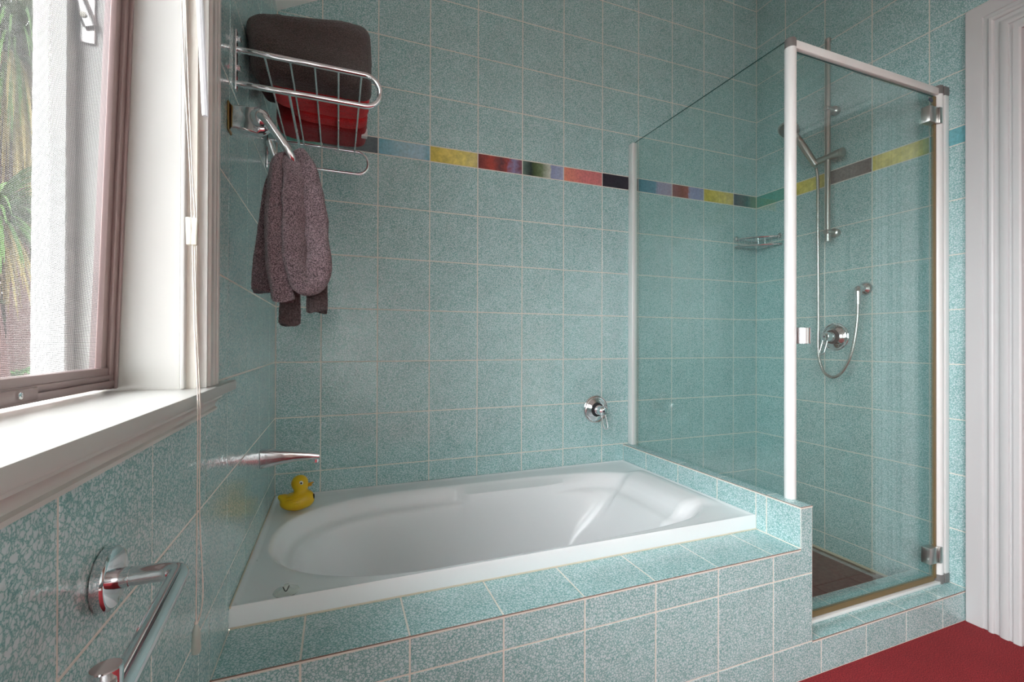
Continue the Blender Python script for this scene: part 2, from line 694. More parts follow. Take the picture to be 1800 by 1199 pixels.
def minus(rect, hole):
    """rectangle minus rectangle, as up to four rectangles"""
    a, b, c, d = rect
    e, f, g, h = hole
    if e >= b - 1e-6 or f <= a + 1e-6 or g >= d - 1e-6 or h <= c + 1e-6:
        return [rect]
    out = []
    if e > a:
        out.append((a, e, c, d))
    if f < b:
        out.append((f, b, c, d))
    x0, x1 = max(a, e), min(b, f)
    if g > c:
        out.append((x0, x1, c, g))
    if h < d:
        out.append((x0, x1, h, d))
    return out


# ------------------------------------------------------------------ room dimensions
RX = 2.31            # right wall
BY = -3.4            # wall behind the viewer
FY = -0.885          # front face of the bath surround
RIM = 0.427          # bath rim
LEDGE = 0.382
HOBX0, HOBX1, HOBZ = 1.467, 1.515, 0.503
STEPZ = 0.105
CEIL0, SLOPE, CEIL1 = 2.166, 0.552, 2.95
KNEE = (CEIL1 - CEIL0) / SLOPE
WY0, WY1, WZ0, WZ1 = -0.975, -2.12, 0.886, 2.05      # window opening
DY0, DY1, DZ = -1.032, -1.832, 2.01                   # door opening
G = 0.0                                              # tile face planes coincide with the room planes
ROWS = [0.024, 0.105, 0.305, 0.505, 0.705, 0.905, 1.105, 1.305, 1.505, 1.705, 1.7686, 1.9686, 2.1686, 2.3686, 2.5686, 2.7686, 2.95]
ROWS_L = [0.0, 0.105, 0.305, 0.505, 0.705, 0.905, 1.105, 1.305, 1.505, 1.705, 1.905, 2.105, 2.3]

# floor
bm = bm_new()
box(bm, (-0.0, BY, -0.06), (RX, -0.70, 0.0))
fl = obj('floor', bm, CARPET, kind='structure', smooth=False)

# back wall
bm = bm_new()
box(bm, (-0.2, PROUD, -0.06), (RX + 0.2, 0.16, 3.1))
wb = obj('wall_back', bm, GROUT, kind='structure', smooth=False)
us_b = [0.0] + [0.150 + 0.2 * k for k in range(11)] + [RX]
BORDER_B = {0: B_GREEN, 1: B_SLATE, 2: B_BLUE, 3: B_YELL, 4: B_RED, 5: B_WOV, 6: B_CORAL, 7: B_NAVY, 8: B_LILAC, 9: B_PLUM, 10: B_YELL, 11: B_DTEAL}


def spec_b(i, j):
    if j == 9:
        return (BORDER_B[i], 'border_tile', None)


def keep_b(a, b, c, d):
    return minus((a, b, c, d), (-1, HOBX0 + 0.002, -1, RIM - 0.012))


field(wb, (0, PROUD, 0), (1, 0, 0), (0, 0, 1), us_b, ROWS, None, keep_b, spec_b, clips=[(-SLOPE, 1, CEIL0 + 0.004), (0, 1, CEIL1)])

# right wall
bm = bm_new()
box(bm, (RX + PROUD, DY0, -0.06), (RX + 0.16, 0.0, 3.1))
box(bm, (RX + PROUD, BY, -0.06), (RX + 0.16, DY1, 3.1))
box(bm, (RX + PROUD, DY1, DZ), (RX + 0.16, DY0, 3.1))
wr = obj('wall_right', bm, GROUT, kind='structure', smooth=False)
us_r = [0.0] + [0.170 + 0.2 * k for k in range(11)] + [2.3]
BORDER_R = {0: B_GREEN, 1: B_YELL, 2: B_GREY, 3: B_YELL, 4: B_TEAL}


def spec_r(i, j):
    if j == 9:
        return (BORDER_R.get(i, B_BLUE), 'border_tile', None)


def keep_r(a, b, c, d):
    return minus((a, b, c, d), (0.905, 1.96, -1, 2.14))


# seen from inside the room: u runs from the back corner towards the viewer
field(wr, (RX + PROUD, 0, 0), (0, -1, 0), (0, 0, 1), us_r, ROWS, None, keep_r, spec_r, clips=[(0, 1, CEIL1)])

# left wall with the window opening
bm = bm_new()
X0 = -0.20
box(bm, (X0, WY0, -0.06), (-PROUD, 0.0, 2.166))
VY0, VY1, VZ0, VZ1 = -2.30, -3.34, 0.62, 2.08  # opening cut for the added fill window
box(bm, (X0, VY0, -0.06), (-PROUD, WY1, 2.166))
box(bm, (X0, BY, -0.06), (-PROUD, VY1, 2.166))
box(bm, (X0, VY1, -0.06), (-PROUD, VY0, VZ0))
box(bm, (X0, VY1, VZ1), (-PROUD, VY0, 2.166))
box(bm, (X0, WY1, -0.06), (-PROUD, WY0, WZ0 - 0.001))
box(bm, (X0, WY1, WZ1 + 0.001), (-PROUD, WY0, 2.166))
wl = obj('wall_left', bm, GROUT, kind='structure', smooth=False)
us_l = [-2.3545] + [-2.1545 + 0.2 * k for k in range(11)] + [0.0]


def keep_l(a, b, c, d):
    out = []
    for r in minus((a, b, c, d), (WY1 - 0.06, WY0 + 0.06, WZ0 - 0.02, 2.11)):
        for r2 in minus(r, (-0.731, 0.1, -1, RIM - 0.012)):
            out += minus(r2, (FY + 0.0, -0.7, -1, LEDGE - 0.004))
    return out


field(wl, (-PROUD, 0, 0), (0, 1, 0), (0, 0, 1), us_l, ROWS_L, None, keep_l, None, clips=[(0, 1, 2.164)])

# wall behind the viewer
bm = bm_new()
box(bm, (-0.2, BY - 0.12, -0.06), (RX + 0.16, BY, 3.1))
obj('wall_front', bm, WALL_PAINT, kind='structure', smooth=False)

# fill window, added unseen behind the viewer to brighten the room
w2 = thing('fill_window', None, None, (0.0, (VY0 + VY1) / 2, VZ0), kind='structure')
VYM = (VY0 + VY1) / 2
for lo, hi in (((-0.15, VY1, VZ0), (0.012, VY1 + 0.05, VZ1)), ((-0.15, VY0 - 0.05, VZ0), (0.012, VY0, VZ1)), ((-0.14, VYM - 0.02, VZ0 + 0.05), (-0.08, VYM + 0.02, VZ1 - 0.05)),
               ((-0.15, VY1 + 0.05, VZ0), (0.02, VY0 - 0.05, VZ0 + 0.05)), ((-0.15, VY1 + 0.05, VZ1 - 0.05), (0.012, VY0 - 0.05, VZ1))):
    bm = bm_new()
    box(bm, lo, hi, 0.003, 1)
    obj('fill_window_frame', bm, WHITE_PAINT, w2)
for y0, y1 in ((VY1 + 0.051, VYM - 0.021), (VYM + 0.021, VY0 - 0.051)):
    bm = bm_new()
    box(bm, (-0.112, y0, VZ0 + 0.051), (-0.108, y1, VZ1 - 0.051))
    obj('window_pane', bm, GLASS_WIN, w2, smooth=False)

# unseen passage box, added outside the bathroom door to block sky leaks
bm = bm_new()
box(bm, (RX + 0.16, DY1 - 0.3, -0.06), (RX + 1.0, DY0 + 0.3, 0.0))
box(bm, (RX + 1.0, DY1 - 0.3, -0.06), (RX + 1.06, DY0 + 0.3, 2.4))
box(bm, (RX + 0.16, DY1 - 0.36, -0.06), (RX + 1.06, DY1 - 0.3, 2.4))
box(bm, (RX + 0.16, DY0 + 0.3, -0.06), (RX + 1.06, DY0 + 0.36, 2.4))
box(bm, (RX + 0.16, DY1 - 0.36, 2.4), (RX + 1.06, DY0 + 0.36, 2.46))
box(bm, (RX, DY1, -0.06), (RX + 0.16, DY0, 0.0))
obj('wall_light_block', bm, WALL_PAINT, kind='structure', smooth=False)

# ceiling: rakes up from the window wall, then runs level
bm = bm_new()
pts = [(0 - 0.2, CEIL0 - 0.2 * SLOPE), (KNEE, CEIL1), (RX + 0.16, CEIL1), (RX + 0.16, CEIL1 + 0.15), (KNEE - 0.05, CEIL1 + 0.15), (-0.2, CEIL0 + 0.05)]
A = [bm.verts.new((x, 0.16, z)) for x, z in pts]
B = [bm.verts.new((x, BY - 0.12, z)) for x, z in pts]
n = len(pts)
for k in range(n):
    bm.faces.new((A[k], A[(k + 1) % n], B[(k + 1) % n], B[k]))
bm.faces.new(A)
bm.faces.new(B[::-1])
obj('ceiling', bm, CEIL_PAINT, kind='structure', smooth=False)

# ------------------------------------------------------------------ bath surround: ledge, low wall and shower step, tiled
bs = None
bm = bm_new()
T = PROUD
box(bm, (0.0, FY + T, -0.02), (HOBX0 + T, -0.728, LEDGE - T))                 # ledge wall
box(bm, (HOBX0 + T, FY + T, -0.02), (HOBX1 - 0.0004, -0.0005, HOBZ - T))                 # low wall between bath and shower
box(bm, (HOBX1 - 0.0004, FY + T, -0.02), (RX, -0.722 - T, STEPZ - T))              # step
bs = obj('bath_surround', bm, GROUT, smooth=False)
tag(bs, 'teal tiled ledge, low wall and shower step built around the white bath', 'bath surround')
us_f = [0.0] + [0.145 + 0.2025 * k for k in range(6)] + [1.358]
OF = (0, FY + T, 0)
field(bs, OF, (1, 0, 0), (0, 0, 1), us_f, [0.0, 0.105, 0.305, LEDGE])
lay(bs, OF, (1, 0, 0), (0, 0, 1), [(1.358, 0.105), (HOBX1, 0.105), (HOBX1, 0.305), (1.358, 0.305)], TILE)
lay(bs, OF, (1, 0, 0), (0, 0, 1), [(1.358, 0.305), (HOBX1, 0.305), (HOBX1, HOBZ), (HOBX0, HOBZ), (HOBX0, LEDGE), (1.358, LEDGE)], TILE)
field(bs, OF, (1, 0, 0), (0, 0, 1), [1.358, 1.553, 1.756, 1.956, 2.156, RX], [0.0, STEPZ])
field(bs, (0, FY, LEDGE - T), (1, 0, 0), (0, 1, 0), us_f + [HOBX0], [0.0, -0.728 - FY])
# low wall: bath side, top, shower side
ys_h = [-0.17, -0.37, -0.57, -0.77]
yy = [0.0] + [-y for y in ys_h] + [-FY]
field(bs, (HOBX0 + T, 0, 0), (0, -1, 0), (0, 0, 1), yy, [LEDGE, HOBZ], None, lambda a, b, c, d: minus((a, b, c, d), (-1, 0.731, -1, RIM - 0.01)))
field(bs, (HOBX0, FY, HOBZ - T), (1, 0, 0), (0, 1, 0), [0.0, HOBX1 - HOBX0], [0.0, 0.115, 0.315, 0.515, 0.715, -FY])
field(bs, (HOBX1 - T, FY, 0), (0, 1, 0), (0, 0, 1), [0.0, 0.115, 0.315, 0.515, 0.715, -FY], [0.024, STEPZ, 0.305, HOBZ], None,
      lambda a, b, c, d: minus((a, b, c, d), (-1, 0.163, -1, STEPZ)))
# step top and its inner face
field(bs, (0, FY, STEPZ - T), (1, 0, 0), (0, 1, 0), [HOBX1, 1.553, 1.756, 1.956, 2.156, RX], [0.0, 0.163])
field(bs, (0, -0.722 - T, 0), (-1, 0, 0), (0, 0, 1), [-RX, -2.156, -1.956, -1.756, -HOBX1], [0.024, STEPZ])

# cut edge of the top tiles (terracotta body) and the grout line under it, along every outer corner
TERRA = simple('terracotta_tile_body', srgb(140, 112, 100), 0.8)


def nosing(p0, p1, n):
    """p0, p1: ends of the corner line on the outer face; n: outward normal"""
    a, b, n = Vector(p0), Vector(p1), Vector(n)
    for dz0, dz1, m, nm in ((-0.0022, -0.0007, TERRA, 'tile_edge'), (-0.0062, -0.0022, GROUT, 'grout_line')):
        bm = bm_new()
        q0 = a + n * 0.0002 + Vector((0, 0, dz1))
        q1 = b - n * 0.0030 + Vector((0, 0, dz0))
        box(bm, [min(x, y) for x, y in zip(q0, q1)], [max(x, y) for x, y in zip(q0, q1)])
        obj(nm, bm, m, bs, smooth=False)


nosing((0.0, FY, LEDGE), (HOBX0, FY, LEDGE), (0, -1, 0))
nosing((HOBX1, FY, STEPZ), (RX, FY, STEPZ), (0, -1, 0))
nosing((HOBX0, FY, HOBZ), (HOBX1, FY, HOBZ), (0, -1, 0))
nosing((HOBX0, FY, HOBZ), (HOBX0, 0.0, HOBZ), (-1, 0, 0))

# shower floor
bm = bm_new()
box(bm, (HOBX1 - 0.01, -0.735, -0.06), (RX + 0.05, PROUD, 0.0222))
sf = obj('floor_shower', bm, simple('brown_grout', srgb(120, 108, 98), 0.8), kind='structure', smooth=False)
field(sf, (HOBX1, -0.722, 0.024 - T), (1, 0, 0), (0, 1, 0), [0.0, 0.045, 0.245, 0.445, 0.645, RX - HOBX1], [0.0, 0.152, 0.352, 0.552, 0.722], FLOOR_TILE)
bm = bm_new()
box(bm, (RX - 0.006, -0.72, 0.0225), (RX + 0.001, -0.001, 0.032))
box(bm, (HOBX1, -0.006, 0.0235), (RX - 0.006, 0.0, 0.032))
obj('trim_1', bm, SILICONE, kind='structure', smooth=False)

# ------------------------------------------------------------------ bathtub
BX1, BY0 = 1.4655, -0.733
bath = thing('bathtub', 'white acrylic bathtub set into the teal tiled surround', 'bathtub', (0.73, -0.37, 0.0))


def opening(th):
    c, s = math.cos(th), math.sin(th)
    cx, cy = 0.47, -0.402
    if c < 0:
        a, e = 0.437, 2 / 2.3
    else:
        a, e = 0.932, 2 / 4.6
    return Vector((cx + a * sgnpow(c, e), cy + 0.312 * sgnpow(s, e if c >= 0 else 2 / 2.3), 0))


def outer(p):
    """project an opening point outwards onto the bath's outer rectangle"""
    c = Vector((0.72, -0.37, 0))
    d = p - c
    t = 1e9
    if d.x > 1e-6:
        t = min(t, (BX1 - c.x) / d.x)
    if d.x < -1e-6:
        t = min(t, (0.0 - c.x) / d.x)
    if d.y > 1e-6:
        t = min(t, (-0.002 - c.y) / d.y)
    if d.y < -1e-6:
        t = min(t, (BY0 - c.y) / d.y)
    return c + d * t


def sstep(a, b, x):
    t = max(0.0, min(1.0, (x - a) / (b - a)))
    return t * t * (3 - 2 * t)


bm = bm_new()
NT = 224
# angles resampled so that corners get a vertex
ths = [2 * math.pi * (k + 0.5) / NT for k in range(NT)]
rings = []
ops = [opening(t) for t in ths]
# even the points out along the opening
L = [0]
for k in range(NT):
    L.append(L[-1] + (ops[(k + 1) % NT] - ops[k]).length)
even = []
j = 0
for k in range(NT):
    s = L[-1] * k / NT
    while L[j + 1] < s:
        j += 1
    t = (s - L[j]) / max(L[j + 1] - L[j], 1e-9)
    even.append(ops[j].lerp(ops[(j + 1) % NT], t))
ops = even
outs = [outer(p) for p in ops]
for cx, cy in ((0, -0.002), (BX1, -0.002), (0, BY0), (BX1, BY0)):
    k = min(range(NT), key=lambda q: (outs[q] - Vector((cx, cy, 0))).length)
    outs[k] = Vector((cx, cy, 0))
CEN = Vector((0.74, -0.395, 0))
# (fraction to outer edge, z)
rim_prof = [(1.0, LEDGE + 0.001), (1.0, RIM - 0.006), (0.985, RIM + 0.0015), (0.955, RIM + 0.002), (0.915, RIM - 0.001), (0.86, RIM - 0.002), (0.6, RIM - 0.002), (0.3, RIM - 0.002), (0.12, RIM - 0.0025)]


def ring_outer(f, z):
    r = []
    for p, q in zip(ops, outs):
        d = q - p
        # keep the lip a constant width whatever the distance
        Lq = d.length
        w = (1 - f) if f < 0.8 else None
        if f >= 0.86:
            back = (1 - f) * 0.14
            pos = q - d.normalized() * min(back, Lq * 0.8)
        else:
            pos = p + d * f
        r.append(Vector((pos.x, pos.y, z)))
    return r


for f, z in rim_prof:
    rings.append(ring_outer(f, z))
# inner shell: depth below rim -> how far in from the opening (m)
prof = [(0.0, 0.0), (0.001, 0.003), (0.004, 0.007), (0.010, 0.011), (0.020, 0.015), (0.034, 0.019), (0.044, 0.0225), (0.0505, 0.027), (0.0545, 0.034), (0.058, 0.042), (0.063, 0.0475), (0.072, 0.051), (0.09, 0.055),
        (0.14, 0.063), (0.19, 0.072), (0.24, 0.084), (0.28, 0.099), (0.31, 0.118), (0.33, 0.150), (0.342, 0.190), (0.347, 0.235)]
norms = []
for k in range(NT):
    t = (ops[(k + 1) % NT] - ops[k - 1]).normalized()
    nrm = Vector((-t.y, t.x, 0))
    if nrm.dot(CEN - ops[k]) < 0:
        nrm = -nrm
    norms.append(nrm)
for dep, inn in prof:
    r = []
    for k in range(NT):
        p = ops[k]
        slope_end = sstep(1.0, 1.4, p.x) * dep * 0.75 + sstep(0.35, 0.05, p.x) * dep * 0.25
        i2 = inn
        # moulded armrests on both long sides
        arm = sstep(0.63, 0.68, p.x) * sstep(1.26, 0.95, p.x) * sstep(0.1, 0.2, abs(p.y + 0.4)) * (1.0 if p.y > -0.4 else 0.35)
        hmp = sstep(0.006, 0.022, dep) * sstep(0.105, 0.085, dep)
        i2 = max(i2, i2 + (0.046 - inn + 0.022) * arm * hmp) if dep < 0.1 else i2
        # moulded head rest at the far end
        hr = sstep(1.33, 1.38, p.x) * sstep(-0.60, -0.555, p.y) * sstep(-0.165, -0.215, p.y)
        i2 += hr * 0.040 * sstep(-0.001, 0.015, dep) * sstep(0.17, 0.05, dep)
        pos = p + norms[k] * i2
        # end walls lean in towards the bottom
        pos.x += (-slope_end if p.x > 0.74 else slope_end)
        z = RIM - 0.0025 - dep
        z += hr * 0.013 * sstep(0.06, 0.0, dep)
        r.append(Vector((pos.x, pos.y, z)))
    rings.append(r)
# smoothly raise the rim next to the head rest
for ri in range(5, 9):
    for k in range(NT):
        p = ops[k]
        hr = sstep(1.33, 1.38, p.x) * sstep(-0.60, -0.555, p.y) * sstep(-0.165, -0.215, p.y)
        rings[ri][k].z += 0.013 * hr * (0.2, 0.5, 0.9, 1.0)[ri - 5]
last = rings[-1]
for f in (0.7, 0.4, 0.15):
    rings.append([CEN + (p - CEN) * f for p in [Vector((q.x, q.y, 0)) for q in last]])
    rings[-1] = [Vector((q.x, q.y, RIM - 0.352 - 0.004 * (1 - f))) for q in rings[-1]]
VR = [[bm.verts.new(p) for p in r] for r in rings]
for A, B in zip(VR, VR[1:]):
    for k in range(NT):
        bm.faces.new((A[k], A[(k + 1) % NT], B[(k + 1) % NT], B[k]))
bm.faces.new(VR[-1])
obj('tub_shell', bm, BATH, bath, angle=60)
bm = bm_new()
tube(bm, [(0.002, BY0 + 0.001, LEDGE + 0.001), (BX1, BY0 + 0.001, LEDGE + 0.001)], 0.0032, 8)
tube(bm, [(0.0015, BY0, RIM + 0.0), (0.0015, -0.003, RIM + 0.0)], 0.0026, 8)
ob = obj('sealant_bead', bm, SILICONE, bath)
ob['label'] = 'yellowed sealant bead along the rim'
bm = bm_new()
lathe(bm, [(0, 0.026), (0.002, 0.028), (0.004, 0.026), (0.0045, 0.012), (0.006, 0.011)], (0.42, -0.40, RIM - 0.3545), (0, 0, 1), 28)
obj('waste_plug', bm, CHROME, bath)

# suction hook on the near rim corner
sh = thing('suction_hook', 'clear suction cup with small dark hook on the near left bath rim', 'hook', (0.104, -0.703, RIM))
bm = bm_new()
lathe(bm, [(0.0005, 0.027), (0.002, 0.026), (0.005, 0.016), (0.009, 0.008), (0.015, 0.006), (0.016, 0.003)], (0.104, -0.703, RIM - 0.001), (0, 0, 1), 28)
obj('suction_cup', bm, CLEAR, sh)
bm = bm_new()
tube(bm, fillet([(0.0985, -0.716, RIM + 0.017), (0.1045, -0.719, RIM + 0.0045), (0.111, -0.716, RIM + 0.018)], 0.008), 0.0011, 8)
ob = obj('hook', bm, BLACK, sh)

# ------------------------------------------------------------------ rubber duck
DX, DYY, DZZ = 0.083, -0.172, RIM + 0.0005
duck = thing('rubber_duck', 'yellow rubber duck sitting on the bath rim corner under the spout', 'toy duck', (DX, DYY, DZZ))


def meta_mesh(name, parts, m, parent, vox=0.0032, smooth_it=6):
    bm = bm_new()
    for p in parts:
        ball(bm, *p)
    me = bpy.data.meshes.new(name)
    bm.to_mesh(me)
    bm.free()
    o = bpy.data.objects.new(name, me)
    COL.objects.link(o)
    md = o.modifiers.new('r', 'REMESH')
    md.mode = 'VOXEL'
    md.voxel_size = vox
    ms = o.modifiers.new('s', 'SMOOTH')
    ms.iterations = smooth_it
    ms.factor = 0.6
    dg = bpy.context.evaluated_depsgraph_get()
    me2 = bpy.data.meshes.new_from_object(o.evaluated_get(dg))
    bpy.data.objects.remove(o)
    me2.name = name
    for p in me2.polygons:
        p.use_smooth = True
    me2.materials.clear()
    me2.materials.append(m)
    o = bpy.data.objects.new(name, me2)
    COL.objects.link(o)
    o.parent = parent
    o.matrix_parent_inverse = Matrix.Translation(-Vector(parent['_loc']))
    return o


def D(x, y, z):
    return (DX + x, DYY + y, DZZ + z)


body = meta_mesh('duck_body', [
    (D(0.0, 0, 0.026), (0.050, 0.036, 0.026)),
    (D(0.006, 0, 0.031), (0.046, 0.033, 0.027)),
    (D(0.024, 0, 0.034), (0.032, 0.030, 0.030)),
    (D(-0.030, 0, 0.037), (0.024, 0.021, 0.016), 16, 10, Matrix.Rotation(math.radians(35), 4, 'Y')),
    (D(-0.0475, 0, 0.047), (0.0085, 0.008, 0.009)),
    (D(0.013, 0, 0.062), (0.021, 0.020, 0.018)),
    (D(0.010, 0, 0.087), (0.0265, 0.0255, 0.0265)),
    (D(0.018, 0, 0.078), (0.020, 0.020, 0.017)),
], YELLOW, duck)
for v in body.data.vertices:
    if v.co.z < DZZ + 0.0015:
        v.co.z = DZZ
bm = bm_new()
for z, dz, ln in ((0.080, 0.0042, 0.026), (0.076, -0.002, 0.022)):
    rr = []
    for k in range(9):
        t = k / 8
        rr.append((max(0.0006, 0.0105 * math.sqrt(max(0, 1 - (t * 0.98) ** 2)) * (1.0 if t < 0.6 else 0.95)), max(0.0005, 0.0040 * math.sqrt(max(0, 1 - (t * 0.98) ** 2)))))
    pts = [D(0.026 + ln * k / 8, 0, z + (0.006 * (k / 8) ** 2 if dz > 0 else 0.001)) for k in range(9)]
    tube(bm, pts, rr, 14)
ob = obj('bill', bm, ORANGE, duck)
for sgn in (-1, 1):
    fx = D(0.0155, sgn * 0.0225, 0.0925)
    bm = bm_new()
    ball(bm, fx, (0.0064, 0.0024, 0.0070), 18, 10)
    eye = obj('eye', bm, EYE_W, duck)
    bm = bm_new()
    ball(bm, (fx[0] + 0.0006, fx[1] + sgn * 0.0020, fx[2]), (0.0031, 0.0012, 0.0034), 14, 8)
    obj('pupil', bm, BLACK, eye)
    eye.children[0].matrix_parent_inverse = Matrix.Identity(4)
    # moulded wing: five raised feather ridges
    bm = bm_new()
    for q in range(5):
        pts = []
        for k in range(9):
            t = k / 8
            x = -0.034 + 0.046 * t + 0.006 * q * 0.6
            zz = 0.046 - 0.0065 * q + 0.012 * t - 0.006 * t * t
            # lie on the body ellipsoid
            e = 1 - ((x - 0.004) / 0.051) ** 2 - ((zz - 0.030) / 0.029) ** 2
            y = 0.0345 * math.sqrt(max(0.02, e)) - 0.0006
            pts.append(D(x, sgn * y, zz))
        tube(bm, pts, [0.0004 + 0.0015 * math.sin(math.pi * min(1, 0.1 + k / 8)) for k in range(9)], 8)
    obj('wing', bm, YELLOW, duck)
bm = bm_new()
ball(bm, D(0.0525, -0.006, 0.040), (0.0036, 0.0075, 0.0095), 16, 10)
obj('chest_mark', bm, BLACK, duck)['label'] = 'small black mark on the breast'

# ------------------------------------------------------------------ bath spout
sp = thing('bath_spout', 'chrome wall spout above the yellow duck', 'bath spout', (0.0, -0.327, 0.639))
bm = bm_new()
secs = [(0.0006, 0.612, 0.666, 0.021), (0.012, 0.6135, 0.6655, 0.021), (0.04, 0.619, 0.662, 0.020), (0.07, 0.6235, 0.6585, 0.0192), (0.10, 0.627, 0.654, 0.0185), (0.13, 0.6275, 0.6495, 0.018), (0.152, 0.6265, 0.6455, 0.0175), (0.158, 0.628, 0.6435, 0.0168)]
rs = []
for x, z0, z1, hw in secs:
    ring = []
    for k in range(24):
        a = 2 * math.pi * k / 24
        ring.append(bm.verts.new((x, -0.327 + hw * sgnpow(math.cos(a), 0.4), (z0 + z1) / 2 + (z1 - z0) / 2 * sgnpow(math.sin(a), 0.4))))
    rs.append(ring)
for A, B in zip(rs, rs[1:]):
    for k in range(24):
        bm.faces.new((A[k], A[(k + 1) % 24], B[(k + 1) % 24], B[k]))
bm.faces.new(rs[0][::-1])
bm.faces.new(rs[-1])
obj('spout_body', bm, CHROME, sp)
bm = bm_new()
lathe(bm, [(0, 0.0105), (0.011, 0.0105), (0.012, 0.009), (0.0105, 0.008)], (0.146, -0.327, 0.6285), (0, 0, -1), 24)
obj('spout_outlet', bm, CHROME, sp)

# ------------------------------------------------------------------ mixers


def mixer(name, label, origin, n, side, up=Vector((0, 0, 1))):
    """round wall mixer: n points into the room, handle loop hangs towards `side`"""
    O, n, side = Vector(origin), Vector(n), Vector(side)
    t = thing(name, label, 'mixer tap', origin, 'round chrome mixer taps')
    bm = bm_new()
    lathe(bm, [(0.0002, 0.060), (0.003, 0.0628), (0.0065, 0.0622), (0.0085, 0.0595), (0.0085, 0.057), (0.0062, 0.054), (0.0068, 0.051), (0.0135, 0.044), (0.0200, 0.037), (0.0225, 0.0335), (0.0215, 0.031)], O, n, 48)
    obj('cover_plate', bm, CHROME, t)
    bm = bm_new()
    lathe(bm, [(0.0, 0.0305), (0.004, 0.0305), (0.005, 0.026)], O + n * 0.0205, n, 36)
    obj('shadow_ring', bm, GAP_SHADE, t)  # dark ring standing in for the shadow gap around the knob
    bm = bm_new()
    lathe(bm, [(0.0, 0.0225), (0.012, 0.0225), (0.013, 0.0200), (0.017, 0.0200), (0.018, 0.0222), (0.040, 0.0208), (0.047, 0.0185), (0.0505, 0.012), (0.0515, 0.002)], O + n * 0.022, n, 36)
    obj('knob', bm, CHROME, t)
    bm = bm_new()
    c = O + n * 0.060 - up * 0.014 + side * 0.004
    dwn = (-up + side * 0.16 + n * 0.16).normalized()
    w = side * 0.0110
    pts = []
    base = c
    e = c + dwn * 0.068
    for k in range(9):
        a = math.pi * k / 8
        pts.append(e - dwn * 0.0125 + w * math.cos(a) + dwn * 0.0125 * math.sin(a))
    loop = [base + w * 0.95] + pts + [base - w * 0.95]
    tube(bm, loop, 0.0034, 12)
    obj('handle', bm, CHROME, t)
    bm = bm_new()
    lathe(bm, [(0.0, 0.0045), (0.0012, 0.0045), (0.0014, 0.001)], O + n * 0.0728, n, 16)
    obj('indicator_dot', bm, STICKER, t)
    return t


mixer('bath_mixer', 'round chrome mixer tap with loop handle on the back wall above the bath', (1.315, 0.0, 0.675), (0, -1, 0), (1, 0, 0))
mixer('shower_mixer', 'round chrome mixer tap with loop handle inside the shower behind glass', (RX, -0.418, 1.01), (-1, 0, 0), (0, 1, 0))

# ------------------------------------------------------------------ shower rail, handset and hose
RXR, RYR = 2.252, -0.424
sr = thing('shower_rail', 'satin metal slide rail on the tiled wall inside the shower', 'shower rail', (RX, RYR, 1.44))
bm = bm_new()
tube(bm, [(RXR, RYR, 1.448), (RXR, RYR, 2.335)], 0.0105, 20)
obj('rail_tube', bm, SATIN, sr)
bm = bm_new()
lathe(bm, [(0, 0.0122), (0.034, 0.0122), (0.036, 0.0105)], (RXR, RYR, 1.436), (0, 0, 1), 24)
obj('end_cap', bm, SATIN, sr)
bm = bm_new()
lathe(bm, [(0, 0.0122), (0.012, 0.0122), (0.014, 0.0105)], (RXR, RYR, 2.33), (0, 0, 1), 24)
obj('end_cap', bm, SATIN, sr)
for z in (2.030, 1.478):
    bm = bm_new()
    lathe(bm, [(0.0, 0.019), (0.004, 0.020), (0.022, 0.019), (0.026, 0.012), (0.072, 0.0115), (0.075, 0.009)], (RX - 0.0004, RYR, z), (-1, 0, 0), 28)
    obj('wall_bracket', bm, SATIN, sr)
bm = bm_new()
tube(bm, [(RXR, -0.480, 1.812), (RXR, -0.474, 1.812), (RXR, -0.474, 1.812), (RXR, -0.44, 1.812), (RXR, -0.39, 1.812), (RXR, -0.352, 1.812)],
     [0.0165, 0.0185, 0.0185, 0.0150, 0.0130, 0.0120], 20)
sl = obj('slider', bm, SATIN, sr)
bm = bm_new()
lathe(bm, [(0.0, 0.017), (0.006, 0.019), (0.012, 0.019), (0.014, 0.016)], (RXR, -0.479, 1.812), (0, -1, 0), 24)
kn = obj('slider_knob', bm, SATIN, sl)
kn.matrix_parent_inverse = Matrix.Identity(4)

hs = thing('hand_shower', 'round chrome shower handset clipped in the slide rail holder', 'shower head', (RXR, -0.362, 1.80))
HB = Vector((RXR - 0.004, -0.372, 1.795))
HH = Vector((2.196, -0.300, 1.972))
dirh = (HH - HB).normalized()
bm = bm_new()
NH = 10
tube(bm, [HB.lerp(HH, k / NH) for k in range(NH + 1)], [0.0105 + 0.0045 * math.sin(math.pi * (0.15 + 0.75 * k / NH)) for k in range(NH + 1)], 18)
obj('handset_grip', bm, SATIN, hs)
bm = bm_new()
nrm = Vector((-0.62, 0.05, -0.78)).normalized()
lathe(bm, [(-0.024, 0.010), (-0.020, 0.026), (-0.010, 0.043), (0.0, 0.0475), (0.006, 0.0475), (0.008, 0.044)], HH + Vector((-0.012, 0.012, 0.010)), nrm, 36)
obj('spray_head', bm, SATIN, hs)
bm = bm_new()
lathe(bm, [(0.0, 0.041), (0.0022, 0.040), (0.003, 0.020)], HH + Vector((-0.012, 0.012, 0.010)) + nrm * 0.0078, nrm, 36)
obj('spray_plate', bm, GREY_CAP, hs)

